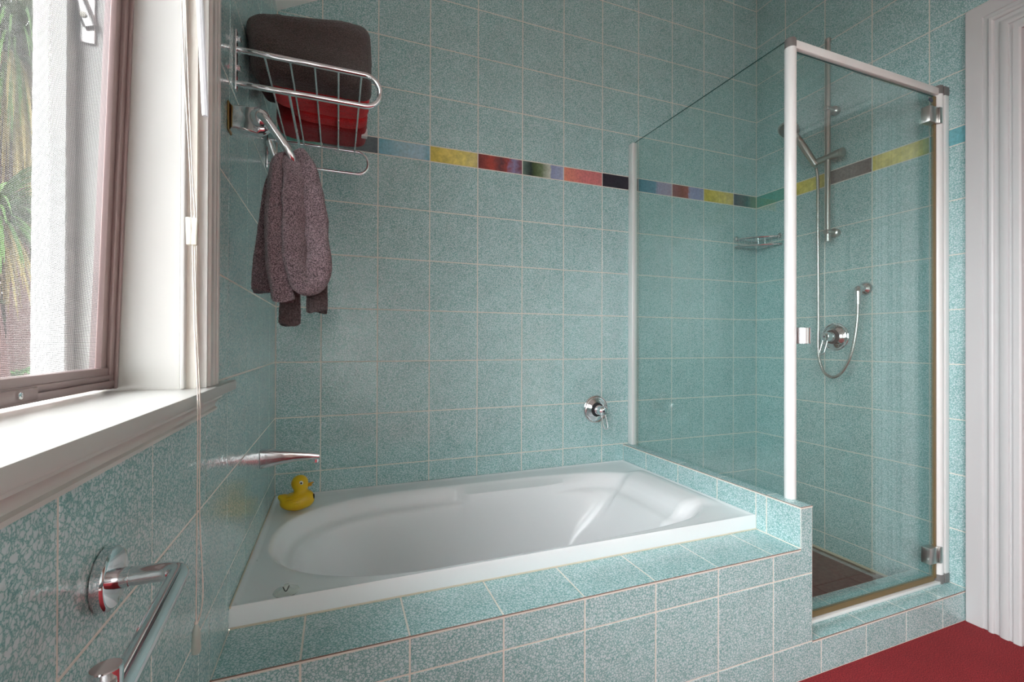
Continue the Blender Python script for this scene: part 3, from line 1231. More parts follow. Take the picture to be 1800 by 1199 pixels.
ho = thing('shower_hose', 'ribbed steel shower hose looping below the shower mixer', 'shower hose', (2.25, -0.45, 0.83))
hp = catmull([HB + Vector((0.0, 0.0, -0.012)), (2.252, -0.378, 1.72), (2.253, -0.378, 1.50), (2.254, -0.379, 1.25), (2.253, -0.380, 1.06), (2.246, -0.384, 0.97), (2.238, -0.396, 0.905), (2.234, -0.420, 0.852),
              (2.234, -0.455, 0.832), (2.237, -0.492, 0.852), (2.241, -0.522, 0.910), (2.246, -0.540, 0.990), (2.250, -0.549, 1.08), (2.251, -0.551, 1.150)], 30)
hp = [Vector(p) for p in hp]
bm = bm_new()
tube(bm, hp, [0.0068 if k % 2 else 0.0058 for k in range(len(hp))], 10)
obj('hose', bm, STEEL_HOSE, ho, angle=80)
bm = bm_new()
tube(bm, [(2.251, -0.551, 1.145), (2.251, -0.551, 1.185)], [0.0122, 0.0122], 20)
obj('hose_nut', bm, CHROME, ho)

el = thing('hose_outlet', 'chrome wall elbow feeding the shower hose', 'wall outlet', (RX, -0.548, 1.21))
bm = bm_new()
lathe(bm, [(0.0004, 0.029), (0.004, 0.030), (0.012, 0.027), (0.020, 0.018), (0.026, 0.013)], (RX, -0.545, 1.214), (-1, 0, 0), 32)
obj('wall_flange', bm, CHROME, el)
bm = bm_new()
tube(bm, fillet([(RX - 0.02, -0.546, 1.214), (2.251, -0.551, 1.214), (2.251, -0.551, 1.178)], 0.02), 0.0142, 20)
obj('elbow', bm, CHROME, el)

# corner soap basket
sb = thing('soap_basket', 'small chrome wire soap basket in the shower corner', 'soap basket', (2.25, -0.06, 1.48))


def arc(z, inset=0.0, n=14):
    p0 = Vector((2.155 + inset, -0.004 - inset * 0.3, z))
    p1 = Vector((RX - 0.004 - inset * 0.3, -0.155 + inset, z))
    c = Vector((2.205 + inset * 0.3, -0.105 + inset * 0.6, z))
    return [p0 * (1 - t) ** 2 + c * 2 * t * (1 - t) + p1 * t * t for t in [k / n for k in range(n + 1)]]


for z, r in ((1.524, 0.0048), (1.484, 0.0056)):
    bm = bm_new()
    tube(bm, arc(z), r, 10)
    obj('front_wire', bm, CHROME, sb)
top, bot = arc(1.524), arc(1.484)
for k in range(1, 14, 2):
    bm = bm_new()
    tube(bm, [top[k], bot[k], Vector((RX - 0.004, -0.004, 1.484)).lerp(bot[k], 0.12)], 0.0016, 8)
    obj('wire', bm, CHROME, sb)
bm = bm_new()
tube(bm, [(2.155, -0.004, 1.524), (RX - 0.004, -0.004, 1.524), (RX - 0.004, -0.155, 1.524)], 0.0032, 8)
obj('back_wire', bm, CHROME, sb)
for p in ((2.162, -0.001, 1.527), (RX - 0.001, -0.148, 1.527)):
    bm = bm_new()
    ax = (0, -1, 0) if p[0] < 2.2 else (-1, 0, 0)
    lathe(bm, [(0.0, 0.014), (0.006, 0.015), (0.012, 0.013), (0.016, 0.006)], p, ax, 20)
    obj('wall_fixing', bm, CHROME, sb)

# ------------------------------------------------------------------ shower screen: fixed panel
PXC, PYC = 1.513, -0.815
fp = thing('shower_screen', 'fixed clear glass shower screen standing on the low tiled wall', 'glass panel', (PXC, -0.4, HOBZ))
bm = bm_new()
box(bm, (PXC - 0.020 - 0.003, PYC, HOBZ + 0.002), (PXC - 0.020 + 0.003, -0.012, 1.918))
for v in bm.verts:
    v.co.x += 0.012
gp = obj('glass_pane', bm, GLASS, fp, smooth=False)
gp.data.materials.append(GLASS_EDGE)
for f in gp.data.polygons:
    if f.normal.z > 0.9:
        f.material_index = 1
bm = bm_new()
box(bm, (1.4915, -0.036, HOBZ), (1.519, 0.0, 1.918), 0.004, 3)
obj('wall_channel', bm, WHITE_ALU, fp)
bm = bm_new()
lathe(bm, [(0, 0.0165), (1.388, 0.0165)], (PXC, PYC, HOBZ), (0, 0, 1), 32)
obj('corner_post', bm, WHITE_ALU, fp)
bm = bm_new()
lathe(bm, [(0, 0.0160), (0.027, 0.0160), (0.029, 0.0145)], (PXC, PYC, HOBZ + 1.388), (0, 0, 1), 32)
obj('post_cap', bm, GREY_CAP, fp)

# shower door
sd = thing('shower_door', 'hinged clear glass shower door with white frame and chrome hinges', 'shower door', (1.88, PYC, STEPZ))
bm = bm_new()
box(bm, (1.534, PYC - 0.003, STEPZ + 0.026), (2.247, PYC + 0.003, 1.886))
gd = obj('glass_pane', bm, GLASS, sd, smooth=False)
gd.data.materials.append(GLASS_EDGE)
for f in gd.data.polygons:
    if f.normal.z > 0.9:
        f.material_index = 1
bm = bm_new()
box(bm, (1.526, PYC - 0.011, 1.890), (2.262, PYC + 0.011, 1.917), 0.003, 2)
obj('head_rail', bm, WHITE_ALU, sd)
bm = bm_new()
lathe(bm, [(0, 0.0165), (1.755, 0.0165)], (2.268, PYC, STEPZ + 0.034), (0, 0, 1), 32)
obj('hinge_post', bm, WHITE_ALU, sd)
bm = bm_new()
box(bm, (2.284, PYC - 0.016, STEPZ + 0.034), (RX, PYC + 0.012, 1.894), 0.003, 2)
obj('wall_channel', bm, WHITE_ALU, sd)
for z0, z1 in ((STEPZ + 0.001, STEPZ + 0.034), (1.894, 1.925)):
    bm = bm_new()
    lathe(bm, [(0, 0.0168), (z1 - z0, 0.0168)], (2.268, PYC, z0), (0, 0, 1), 32)
    box(bm, (2.280, PYC - 0.017, z0), (RX - 0.001, PYC + 0.013, z1), 0.002, 2)
    obj('post_cap', bm, GREY_CAP, sd)
bm = bm_new()
box(bm, (2.2405, PYC - 0.005, STEPZ + 0.02), (2.2525, PYC + 0.005, 1.886), 0.001, 1)
obj('edge_seal', bm, AMBER, sd)['label'] = 'yellowed plastic edge seal'
bm = bm_new()
box(bm, (1.534, PYC - 0.005, STEPZ + 0.012), (2.240, PYC + 0.005, STEPZ + 0.030), 0.001, 1)
obj('bottom_seal', bm, AMBER, sd)['label'] = 'yellowed plastic bottom seal'
for zc in (1.812, 0.214):
    bm = bm_new()
    box(bm, (2.196, PYC - 0.014, zc - 0.029), (2.246, PYC + 0.014, zc + 0.029), 0.0015, 2)
    hb = obj('hinge', bm, SATIN, sd)
    bm = bm_new()
    box(bm, (2.2465, PYC - 0.019, zc - 0.029), (2.262, PYC - 0.006, zc + 0.029), 0.0015, 2)
    hl = obj('hinge_leaf', bm, SATIN, hb)
    hl.matrix_parent_inverse = Matrix.Identity(4)
bm = bm_new()
lathe(bm, [(0, 0.022), (0.001, 0.0232), (0.049, 0.0232), (0.050, 0.022)], (1.552, PYC - 0.010, 0.978), (0, 0, 1), 40)
obj('pull_knob', bm, CHROME, sd)
bm = bm_new()
lathe(bm, [(0, 0.0125), (0.0008, 0.0125)], (2.222, PYC - 0.0030, 1.876), (0, -1, 0), 28)
for v in bm.verts:
    v.co.z = 1.868 + (v.co.z - 1.876) * 0.62
obj('sticker', bm, STICKER, sd)['label'] = 'small dark oval sticker'
th = bm_new()
box(th, (1.516, PYC - 0.014, STEPZ), (2.262, PYC + 0.012, STEPZ + 0.010), 0.002, 2)
obj('threshold', th, WHITE_ALU, sd)

# ------------------------------------------------------------------ doorway with moulded casing on the right wall
d1 = thing('door_1', None, None, (RX, -1.43, 0.0), kind='structure')
prof = [(0.0, 0.0), (0.0, 0.024), (0.002, 0.026), (0.046, 0.026), (0.048, 0.0225), (0.060, 0.0225), (0.062, 0.029), (0.066, 0.0315), (0.072, 0.0315), (0.076, 0.029), (0.078, 0.024), (0.090, 0.024), (0.092, 0.030), (0.098, 0.0335),
        (0.108, 0.0345), (0.114, 0.0335), (0.116, 0.028), (0.124, 0.028), (0.126, 0.034), (0.140, 0.034), (0.145, 0.030), (0.145, 0.0)]
bm = bm_new()
cols = []
for w, h in prof:
    x = RX - h
    cols.append([bm.verts.new((x, DY0 + 0.145 - w, 0.001)), bm.verts.new((x, DY0 + 0.145 - w, DZ + 0.145 - w)),
                 bm.verts.new((x, DY1 - 0.145 + w, DZ + 0.145 - w)), bm.verts.new((x, DY1 - 0.145 + w, 0.001))])
for A, B in zip(cols, cols[1:]):
    for k in range(3):
        bm.faces.new((A[k], A[k + 1], B[k + 1], B[k]))
obj('casing', bm, CASING_PAINT, d1, angle=25)
bm = bm_new()
box(bm, (RX - 0.004, DY0 - 0.018, 0.001), (RX + 0.158, DY0, DZ))
box(bm, (RX - 0.004, DY1, 0.001), (RX + 0.158, DY1 + 0.018, DZ))
box(bm, (RX - 0.004, DY1 + 0.018, DZ - 0.018), (RX + 0.158, DY0 - 0.018, DZ))
obj('jamb', bm, CASING_PAINT, d1, smooth=False)
bm = bm_new()
box(bm, (RX + 0.012, DY1 + 0.020, 0.006), (RX + 0.050, DY0 - 0.021, DZ - 0.021), 0.002, 1)
dl = obj('door_leaf', bm, BROWN_DOOR, d1, smooth=False)
for z0, z1 in ((0.2, 0.92), (1.05, 1.85)):
    for y0, y1 in ((DY1 + 0.13, -1.46), (-1.40, DY0 - 0.13)):
        bm = bm_new()
        vs = [(RX + 0.012, y0, z0), (RX + 0.012, y1, z0), (RX + 0.012, y1, z1), (RX + 0.012, y0, z1)]
        box(bm, (RX + 0.006, y0, z0), (RX + 0.016, y1, z1), 0.005, 1)
        pn = obj('door_panel', bm, BROWN_DOOR, dl, smooth=False)
        pn.matrix_parent_inverse = Matrix.Identity(4)


# ------------------------------------------------------------------ window on the left wall
w1 = thing('window_1', None, None, (0.0, -1.54, 0.904), kind='structure')
SILL = 0.904
WYE = -1.98       # near end of the sash opening
bm = bm_new()
box(bm, (-0.125, -2.185, SILL - 0.018), (0.0235, -0.80, SILL), 0.003, 2)
for v in bm.verts:       # notch back to the wall beyond the opening
    pass
obj('sill', bm, WHITE_PAINT, w1)
bm = bm_new()
mp = [(0.0, SILL - 0.018), (0.019, SILL - 0.018), (0.019, SILL - 0.022), (0.013, SILL - 0.026), (0.009, SILL - 0.033), (0.008, SILL - 0.038), (0.0115, SILL - 0.040), (0.0115, SILL - 0.044), (0.0, SILL - 0.046)]
A = [bm.verts.new((x, -0.895, z)) for x, z in mp]
B = [bm.verts.new((x, -2.15, z)) for x, z in mp]
for k in range(len(mp)):
    bm.faces.new((A[k], A[(k + 1) % len(mp)], B[(k + 1) % len(mp)], B[k]))
bm.faces.new(A)
bm.faces.new(B[::-1])
obj('scotia_moulding', bm, WHITE_PAINT, w1, angle=50)
# architrave
wp = [(0.0, 0.0), (0.0, 0.010), (0.004, 0.0125), (0.014, 0.0125), (0.016, 0.0095), (0.022, 0.0095), (0.024, 0.0125), (0.032, 0.0125), (0.036, 0.0100), (0.044, 0.0095), (0.046, 0.0125), (0.054, 0.0135), (0.062, 0.0125), (0.064, 0.0085), (0.072, 0.0085), (0.075, 0.0110), (0.080, 0.0110), (0.080, -0.0135)]
OY0, OZ, OY1 = -0.884, 2.125, -2.20
bm = bm_new()
cols = []
for w, h in wp:
    cols.append([bm.verts.new((h, OY0 - w, SILL + 0.0002)), bm.verts.new((h, OY0 - w, OZ - w)), bm.verts.new((h, OY1 + w, OZ - w)), bm.verts.new((h, OY1 + w, SILL + 0.0002))])
for A, B in zip(cols, cols[1:]):
    for k in range(3):
        bm.faces.new((A[k], A[k + 1], B[k + 1], B[k]))
obj('architrave', bm, WHITE_PAINT, w1, angle=25)
# jamb lining and stop bead
for nm, lo, hi in (('jamb', (-0.200, -0.976, SILL), (-0.0225, -0.968, WZ1)), ('jamb', (-0.200, WY1, SILL), (-0.0225, WY1 + 0.012, WZ1)),
                   ('head_lining', (-0.200, WY1, WZ1 - 0.012), (-0.002, -0.968, WZ1))):
    bm = bm_new()
    box(bm, lo, hi)
    obj(nm, bm, WHITE_PAINT, w1, smooth=False)
bm = bm_new()
box(bm, (-0.0205, -0.984, SILL), (-0.0135, -0.966, WZ1 - 0.012), 0.0025, 3)
obj('stop_bead', bm, WHITE_PAINT, w1)
bm = bm_new()
box(bm, (-0.26, -2.16, SILL - 0.055), (-0.125, -0.965, SILL - 0.010), 0.004, 1)
obj('outer_sill', bm, WHITE_PAINT, w1)

# insect screen: bronze frame leaning a little, with woven mesh
LEAN = 0.029


def lean(bm):
    for v in bm.verts:
        v.co.x += LEAN * (v.co.z - SILL)


SY0, SY1 = -0.977, -2.10
bm = bm_new()
box(bm, (-0.122, SY0 - 0.034, SILL + 0.004), (-0.107, SY0, WZ1 - 0.015), 0.002, 2)
box(bm, (-0.1075, SY0 - 0.020, SILL + 0.004), (-0.1020, SY0 - 0.001, WZ1 - 0.015), 0.0015, 2)
lean(bm)
st = obj('screen_stile', bm, BRONZE, w1)
bm = bm_new()
box(bm, (-0.1025, SY0 - 0.0085, SILL + 0.004), (-0.0985, SY0 - 0.001, WZ1 - 0.015), 0.0012, 2)
lean(bm)
q = obj('stile_rib', bm, BRONZE, st)
q.matrix_parent_inverse = Matrix.Identity(4)
bm = bm_new()
box(bm, (-0.122, SY1, SILL + 0.006), (-0.104, SY0 - 0.0015, SILL + 0.036), 0.002, 2)
lean(bm)
br = obj('screen_bottom_rail', bm, BRONZE, w1)
for z0, z1, x1 in ((0.007, 0.017, -0.100), (0.019, 0.0255, -0.1015)):
    bm = bm_new()
    box(bm, (-0.1055, SY1, SILL + z0), (x1, SY0 - 0.009, SILL + z1), 0.0012, 2)
    lean(bm)
    q = obj('rail_rib', bm, BRONZE, br)
    q.matrix_parent_inverse = Matrix.Identity(4)
bm = bm_new()
box(bm, (-0.122, SY1, WZ1 - 0.050), (-0.104, SY0 - 0.0015, WZ1 - 0.014), 0.002, 2)
lean(bm)
obj('screen_top_rail', bm, BRONZE, w1)
bm = bm_new()
box(bm, (-0.122, SY1, SILL + 0.004), (-0.104, SY1 + 0.034, WZ1 - 0.015), 0.002, 2)
lean(bm)
obj('screen_stile', bm, BRONZE, w1)
bm = bm_new()
box(bm, (-0.1055, -1.32, SILL + 0.0105), (-0.0975, -1.175, SILL + 0.024), 0.0012, 2)
lean(bm)
lt = obj('screen_latch', bm, BRONZE, w1)
bm = bm_new()
lathe(bm, [(0, 0.0038), (0.0016, 0.0036), (0.0022, 0.0016), (0.0014, 0.0012)], (-0.0973, -1.207, SILL + 0.0175), (1, 0, 0), 16)
q = obj('screw', bm, CHROME, lt)
q.matrix_parent_inverse = Matrix.Identity(4)
bm = bm_new()
hw = 0.00020
z = SILL + 0.036
while z < WZ1 - 0.05:
    x = -0.114 + LEAN * (z - SILL)
    a = [bm.verts.new(p) for p in ((x - hw, SY0 - 0.03, z - hw), (x + hw, SY0 - 0.03, z - hw), (x + hw, SY0 - 0.03, z + hw), (x - hw, SY0 - 0.03, z + hw))]
    b = [bm.verts.new(p) for p in ((x - hw, SY1 + 0.03, z - hw), (x + hw, SY1 + 0.03, z - hw), (x + hw, SY1 + 0.03, z + hw), (x - hw, SY1 + 0.03, z + hw))]
    for k in range(4):
        bm.faces.new((a[k], a[(k + 1) % 4], b[(k + 1) % 4], b[k]))
    z += 0.0019
y = SY0 - 0.03
hv = 0.00018
while y > SY1 + 0.03:
    z0, z1 = SILL + 0.036, WZ1 - 0.05
    a = [bm.verts.new((-0.1142 + LEAN * (z0 - SILL) + dx, y + dy, z0)) for dx, dy in ((-hv, -hv), (hv, -hv), (hv, hv), (-hv, hv))]
    b = [bm.verts.new((-0.1142 + LEAN * (z1 - SILL) + dx, y + dy, z1)) for dx, dy in ((-hv, -hv), (hv, -hv), (hv, hv), (-hv, hv))]
    for k in range(4):
        bm.faces.new((a[k], a[(k + 1) % 4], b[(k + 1) % 4], b[k]))
    y -= 0.0019
obj('insect_mesh', bm, WIRE, w1, kind='stuff', smooth=False, recalc=False)

# glazed sash beyond the screen
bm = bm_new()
box(bm, (-0.186, -1.000, SILL + 0.005), (-0.150, -0.977, WZ1 - 0.013), 0.002, 1)
obj('sash_stile', bm, WHITE_PAINT, w1)
bm = bm_new()
box(bm, (-0.186, WY1 + 0.013, SILL + 0.005), (-0.150, WY1 + 0.06, WZ1 - 0.013), 0.002, 1)
obj('sash_stile', bm, WHITE_PAINT, w1)
bm = bm_new()
box(bm, (-0.186, WY1 + 0.06, SILL + 0.001), (-0.150, -1.0, SILL + 0.028), 0.002, 1)
obj('sash_rail', bm, WHITE_PAINT, w1)
bm = bm_new()
box(bm, (-0.186, WY1 + 0.06, WZ1 - 0.06), (-0.150, -1.0, WZ1 - 0.013), 0.002, 1)
obj('sash_rail', bm, WHITE_PAINT, w1)
bm = bm_new()
box(bm, (-0.172, WY1 + 0.062, SILL + 0.0285), (-0.168, -1.001, WZ1 - 0.061))
obj('window_pane', bm, GLASS_WIN, w1, smooth=False)
# friction stay
bm = bm_new()
box(bm, (-0.146, -0.9800, 1.415), (-0.128, -0.9768, 1.62), 0.001, 1)
fs = obj('window_stay', bm, SATIN, w1)
bm = bm_new()
a0, a1 = Vector((-0.132, -0.984, 1.438)), Vector((-0.176, -0.984, 1.56))
tube(bm, [a0, a1], [(0.0022, 0.0085), (0.0022, 0.0085)], 12)
q = obj('stay_arm', bm, SATIN, fs)
q.matrix_parent_inverse = Matrix.Identity(4)
bm = bm_new()
lathe(bm, [(0, 0.0042), (0.002, 0.0040), (0.003, 0.002)], (-0.139, -0.9864, 1.452), (0, -1, 0), 16)
q = obj('screw', bm, PLASTIC_W, fs)
q.matrix_parent_inverse = Matrix.Identity(4)

# ------------------------------------------------------------------ blind cord and tilt wand
bc = thing('window_blind', 'white window blind, its thin cords and clear wand hanging beside the casing', 'blind', (0.0, -1.54, 1.955))
for pts in ([(0.012, -1.135, 1.95), (0.014, -1.124, 1.60), (0.0165, -1.1170, 1.39), (0.0275, -1.122, 1.20), (0.0290, -1.1215, 1.147), (0.0300, -1.119, 1.105), (0.0300, -1.108, 1.0), (0.0320, -1.100, 0.90), (0.0325, -1.102, 0.75), (0.0320, -1.101, 0.62), (0.0318, -1.100, 0.595)],
            [(0.013, -1.128, 1.95), (0.0155, -1.116, 1.60), (0.0200, -1.1125, 1.39), (0.0285, -1.1165, 1.20), (0.0320, -1.1175, 1.147), (0.0320, -1.116, 1.105), (0.0320, -1.106, 1.0), (0.0338, -1.097, 0.90), (0.0345, -1.098, 0.75), (0.0385, -1.097, 0.65), (0.0370, -1.098, 0.615), (0.0325, -1.100, 0.598)]):
    bm = bm_new()
    tube(bm, catmull(pts, 8), 0.00085, 8)
    obj('cord', bm, CORD_W, bc)
for sx, w in ((-1, 0), (1, 1)):
    bm = bm_new()
    x0 = 0.0295 + (0.0030 if w else -0.0042)
    box(bm, (x0 - 0.0030, -1.1225, 1.104), (x0 + 0.0034, -1.114, 1.140), 0.0014, 2)
    for v in bm.verts:
        k = (v.co.z - 1.104) / 0.036
        v.co.x += (0.0012 * (1 - k) if not w else -0.0008 * (1 - k))
    obj('cord_joiner', bm, PLASTIC_W, bc)
bm = bm_new()
lathe(bm, [(0, 0.0012), (0.004, 0.0028), (0.012, 0.0046), (0.036, 0.0058), (0.040, 0.0050)], (0.0320, -1.100, 0.600), (0, 0, -1), 20)
obj('cord_tassel', bm, simple('frosted_tassel', srgb(190, 200, 190), 0.4, 0, Alpha=0.8), bc)
bm = bm_new()
ball(bm, (0.0318, -1.100, 0.600), (0.0022, 0.0022, 0.003), 12, 8)
obj('cord_knot', bm, CORD_W, bc)
bm = bm_new()
tube(bm, [(0.0375, -1.095, 1.286), (0.0375, -1.095, 1.291), (0.0155, -1.095, 1.75)], [0.0036, 0.0042, 0.0042], 8)
obj('tilt_wand', bm, CLEAR_ROD, bc)['label'] = 'clear plastic wand'
hr_ = bm_new()
box(hr_, (-0.018, -2.09, 1.955), (0.024, -0.985, 2.0), 0.003, 2)
obj('head_rail', hr_, PLASTIC_W, bc)

# ------------------------------------------------------------------ towel rack on the left wall
tr = thing('towel_rack', 'chrome wire towel rack on the left wall holding folded towels', 'towel rack', (0.0, -0.48, 1.60))
ZT, ZB = 1.600, 1.5275
for yy_, r, xo in ((-0.712, 0.0062, 0.299), (-0.252, 0.0050, 0.299)):
    bm = bm_new()
    rr = (ZT - ZB) / 2
    pts = [(0.004, yy_, ZT)] + [(xo - rr + rr * math.sin(math.pi * k / 16), yy_, (ZT + ZB) / 2 + rr * math.cos(math.pi * k / 16)) for k in range(17)] + [(0.004, yy_, ZB)]
    tube(bm, pts, r, 16)
    obj('end_loop', bm, CHROME, tr)
    bm = bm_new()
    box(bm, (0.0003, yy_ - 0.007, 1.512), (0.0055, yy_ + 0.007, 1.640), 0.0015, 2)
    pl = obj('wall_plate', bm, CHROME, tr)
    for z in (1.622, 1.560):
        bm = bm_new()
        lathe(bm, [(0, 0.0062), (0.006, 0.0062), (0.0068, 0.005)], (0.0055, yy_, z), (1, 0, 0), 6)
        q = obj('bolt', bm, CHROME, pl)
        q.matrix_parent_inverse = Matrix.Identity(4)
for x in (0.0565, 0.1065, 0.1565, 0.2065, 0.2565):
    bm = bm_new()
    tube(bm, [(x, -0.712, ZT - 0.001), (x, -0.252, ZT - 0.001)], 0.0026, 10)
    obj('rod', bm, CHROME, tr)
bm = bm_new()
tube(bm, [(0.105, -0.712, ZB), (0.105, -0.252, ZB)], 0.0034, 10)
obj('rod', bm, CHROME, tr)

# folded towels on the rack
ZR = ZT + 0.0018


def red_def(tilt):
    return lambda p, x, y, z: (p.x, p.y, p.z)


def towel(name, label, c, h, m, e=0.4, amp=0.003, seed=1, deform=None, nu=150, nv=80):
    bm = bm_new()
    soft_block(bm, c, h, e, nu, nv, amp, 16, seed, deform, 0.0007)
    o = obj(name, bm, m, angle=180)
    tag(o, label, 'towel', 'folded towels on the rack')
    return o


def flat_bottom(z0):
    def f(p, x, y, z):
        return (p.x, p.y, max(p.z, z0))
    return f


towel('folded_towel', 'bright red folded towel under the brown one, nearest of the red towels', (0.166, -0.512, ZR + 0.041), (0.119, 0.058, 0.040), TERRY_RED, 0.42, 0.0022, 3)
towel('folded_towel', 'narrow red folded towel under the brown one, between bright and shade-darkened red towels', (0.188, -0.424, ZR + 0.043), (0.098, 0.0335, 0.040), TERRY_RED, 0.5, 0.0022, 9)
dr = towel('folded_towel', 'shade-darkened red folded towel with a white care label at the far rack end', (0.164, -0.325, ZR + 0.038), (0.124, 0.066, 0.037), TERRY_RED_SHADED, 0.35, 0.0022, 15)
bm = bm_new()
box(bm, (0.272, -0.371, ZR + 0.003), (0.2895, -0.352, ZR + 0.026), 0.0008, 1)
cl = obj('care_label', bm, LABEL_W, dr)
cl['label'] = 'white care label'


def brown_def(p, x, y, z):
    px, py, pz = p
    k = px / 0.28
    if py > -0.578:
        pz = max(pz, ZR + 0.086)
    # the right end is folded higher, the left end leans to the wall
    pz += 0.042 * max(0, k - 0.1) * sstep(ZR, ZR + 0.15, pz)
    px += -0.016 * sstep(ZR, ZR + 0.14, pz) * (1 - k)
    # soft fold lines along the near face
    py += 0.004 * math.sin((pz - ZR) * 62 + px * 9) * sstep(-0.55, -0.62, py)
    return (px, py, pz)


towel('folded_towel', 'thick dark brown folded bath towel on top at the near rack end', (0.150, -0.470, ZR + 0.0745), (0.136, 0.160, 0.0735), TERRY_BROWN, 0.24, 0.006, 21, brown_def, 240, 130)

# ------------------------------------------------------------------ towel ring and hand towel
ring = thing('towel_ring', 'chrome towel ring on a box mount below the towel rack', 'towel ring', (0.0, -0.762, 1.43))
YR = -0.762
bm = bm_new()
outl = []
zc, hh, ee = 1.430, 0.026, 0.079
for k in range(13):
    a = -math.pi / 2 + math.pi * k / 12
    outl.append((ee - hh + hh * math.cos(a), zc + hh * math.sin(a)))
outl = [(0.0035, zc - hh)] + outl + [(0.0035, zc + hh)]
f_ = [bm.verts.new((x, YR - 0.013, z)) for x, z in outl]
b_ = [bm.verts.new((x, YR + 0.013, z)) for x, z in outl]
n = len(outl)
for k in range(n):
    bm.faces.new((f_[k], f_[(k + 1) % n], b_[(k + 1) % n], b_[k]))
bm.faces.new(f_)
bm.faces.new(b_[::-1])
bmesh.ops.bevel(bm, geom=[e for e in bm.edges if abs(e.verts[0].co.y - e.verts[1].co.y) < 1e-6], offset=0.009, segments=5, affect='EDGES', profile=0.5)
obj('mount', bm, CHROME, ring)
bm = bm_new()
box(bm, (0.0002, YR - 0.0155, zc - 0.029), (0.0035, YR + 0.0155, zc + 0.029), 0.001, 1)
obj('wall_gasket', bm, BRASS, ring)['label'] = 'brass coloured gasket at the wall'
bm = bm_new()
lathe(bm, [(0, 0.018), (0.008, 0.018), (0.014, 0.0145), (0.017, 0.008)], (0.058, YR - 0.0125, zc + 0.002), (0, -1, 0), 28)
obj('boss', bm, CHROME, ring)
bm = bm_new()
rp = catmull([(0.056, YR - 0.021, zc + 0.004), (0.070, YR - 0.028, zc - 0.004), (0.092, YR - 0.030, zc - 0.033), (0.110, YR - 0.028, zc - 0.058), (0.120, YR - 0.016, zc - 0.078), (0.117, YR + 0.002, zc - 0.083), (0.100, YR + 0.014, zc - 0.076), (0.082, YR + 0.016, zc - 0.060), (0.072, YR + 0.012, zc - 0.030)], 8)
tube(bm, rp, [0.0085 if k < 30 else 0.0072 for k in range(len(rp))], 16)
obj('ring', bm, CHROME, ring)

ht = thing('hand_towel', 'mushroom grey hand towel hanging from the chrome towel ring', 'towel', (0.115, -0.765, 1.02))


def hang(name, secs, m, ph=0.0, seg=84, fold=0.0025, nf=5, nz=40):
    """loft of hanging cloth: secs = (x, y, z, half width, half depth) from the top down"""
    bm = bm_new()
    P = catmull([(s[0], s[1], s[2]) for s in secs], 22)
    Rr = catmull([(s[3], s[4], 0) for s in secs], 22)
    rings = []
    m_ = len(P)
    for i, (p, r) in enumerate(zip(P, Rr)):
        t = i / (m_ - 1)
        ring_ = []
        for k in range(seg):
            a = 2 * math.pi * k / seg
            w = 1 + (fold / max(r.x, 0.004)) * math.sin(nf * a + ph + t * 1.5) * min(1, t * 2.5)
            q = Vector((p.x + r.x * w * sgnpow(math.cos(a), 0.8), p.y + r.y * w * sgnpow(math.sin(a), 0.8), p.z))
            q += Vector((noise.noise(q * 22 + Vector((ph, 0, 0))), noise.noise(q * 22 + Vector((0, ph, 5))), 0)) * 0.0028
            q += Vector((noise.noise(q * 260), noise.noise(q * 260 + Vector((9, 0, 0))), 0)) * 0.0006
            q += Vector((rnd.uniform(-1, 1), rnd.uniform(-1, 1), 0)) * 0.0005
            if t > 0.93:
                q.z += 0.004 * math.sin(2 * a + ph)
            ring_.append(bm.verts.new(q))
        rings.append(ring_)
    for A, B in zip(rings, rings[1:]):
        for k in range(seg):
            bm.faces.new((A[k], A[(k + 1) % seg], B[(k + 1) % seg], B[k]))
    bm.faces.new(rings[0][::-1])
    last = rings[-1]
    c = bm.verts.new(sum((v.co for v in last), Vector()) / seg + Vector((0, 0, 0.012)))
    for k in range(seg):
        bm.faces.new((last[k], last[(k + 1) % seg], c))
    return obj(name, bm, m, ht, angle=180)


# left side: a back sheet, a front sheet and the dark hem showing beneath
hang('towel_fold', [(0.098, -0.742, 1.352, 0.012, 0.014), (0.082, -0.742, 1.32, 0.017, 0.016), (0.072, -0.743, 1.22, 0.020, 0.017), (0.066, -0.744, 1.14, 0.025, 0.018), (0.066, -0.745, 1.084, 0.027, 0.017)], TERRY_GREY, 0.4)
hang('towel_fold', [(0.102, -0.764, 1.368, 0.009, 0.020), (0.090, -0.776, 1.345, 0.0135, 0.018), (0.086, -0.787, 1.26, 0.0150, 0.017), (0.087, -0.790, 1.16, 0.0175, 0.017), (0.098, -0.787, 1.10, 0.0205, 0.016), (0.104, -0.787, 1.062, 0.0225, 0.014)], TERRY_GREY, 2.0, fold=0.002, nf=4)
hm = hang('towel_hem', [(0.112, -0.756, 1.14, 0.018, 0.010), (0.112, -0.756, 1.08, 0.0195, 0.010), (0.112, -0.757, 1.015, 0.0205, 0.011)], TERRY_HEM, 1.0, fold=0.001)
hm['label'] = 'darker woven hem'
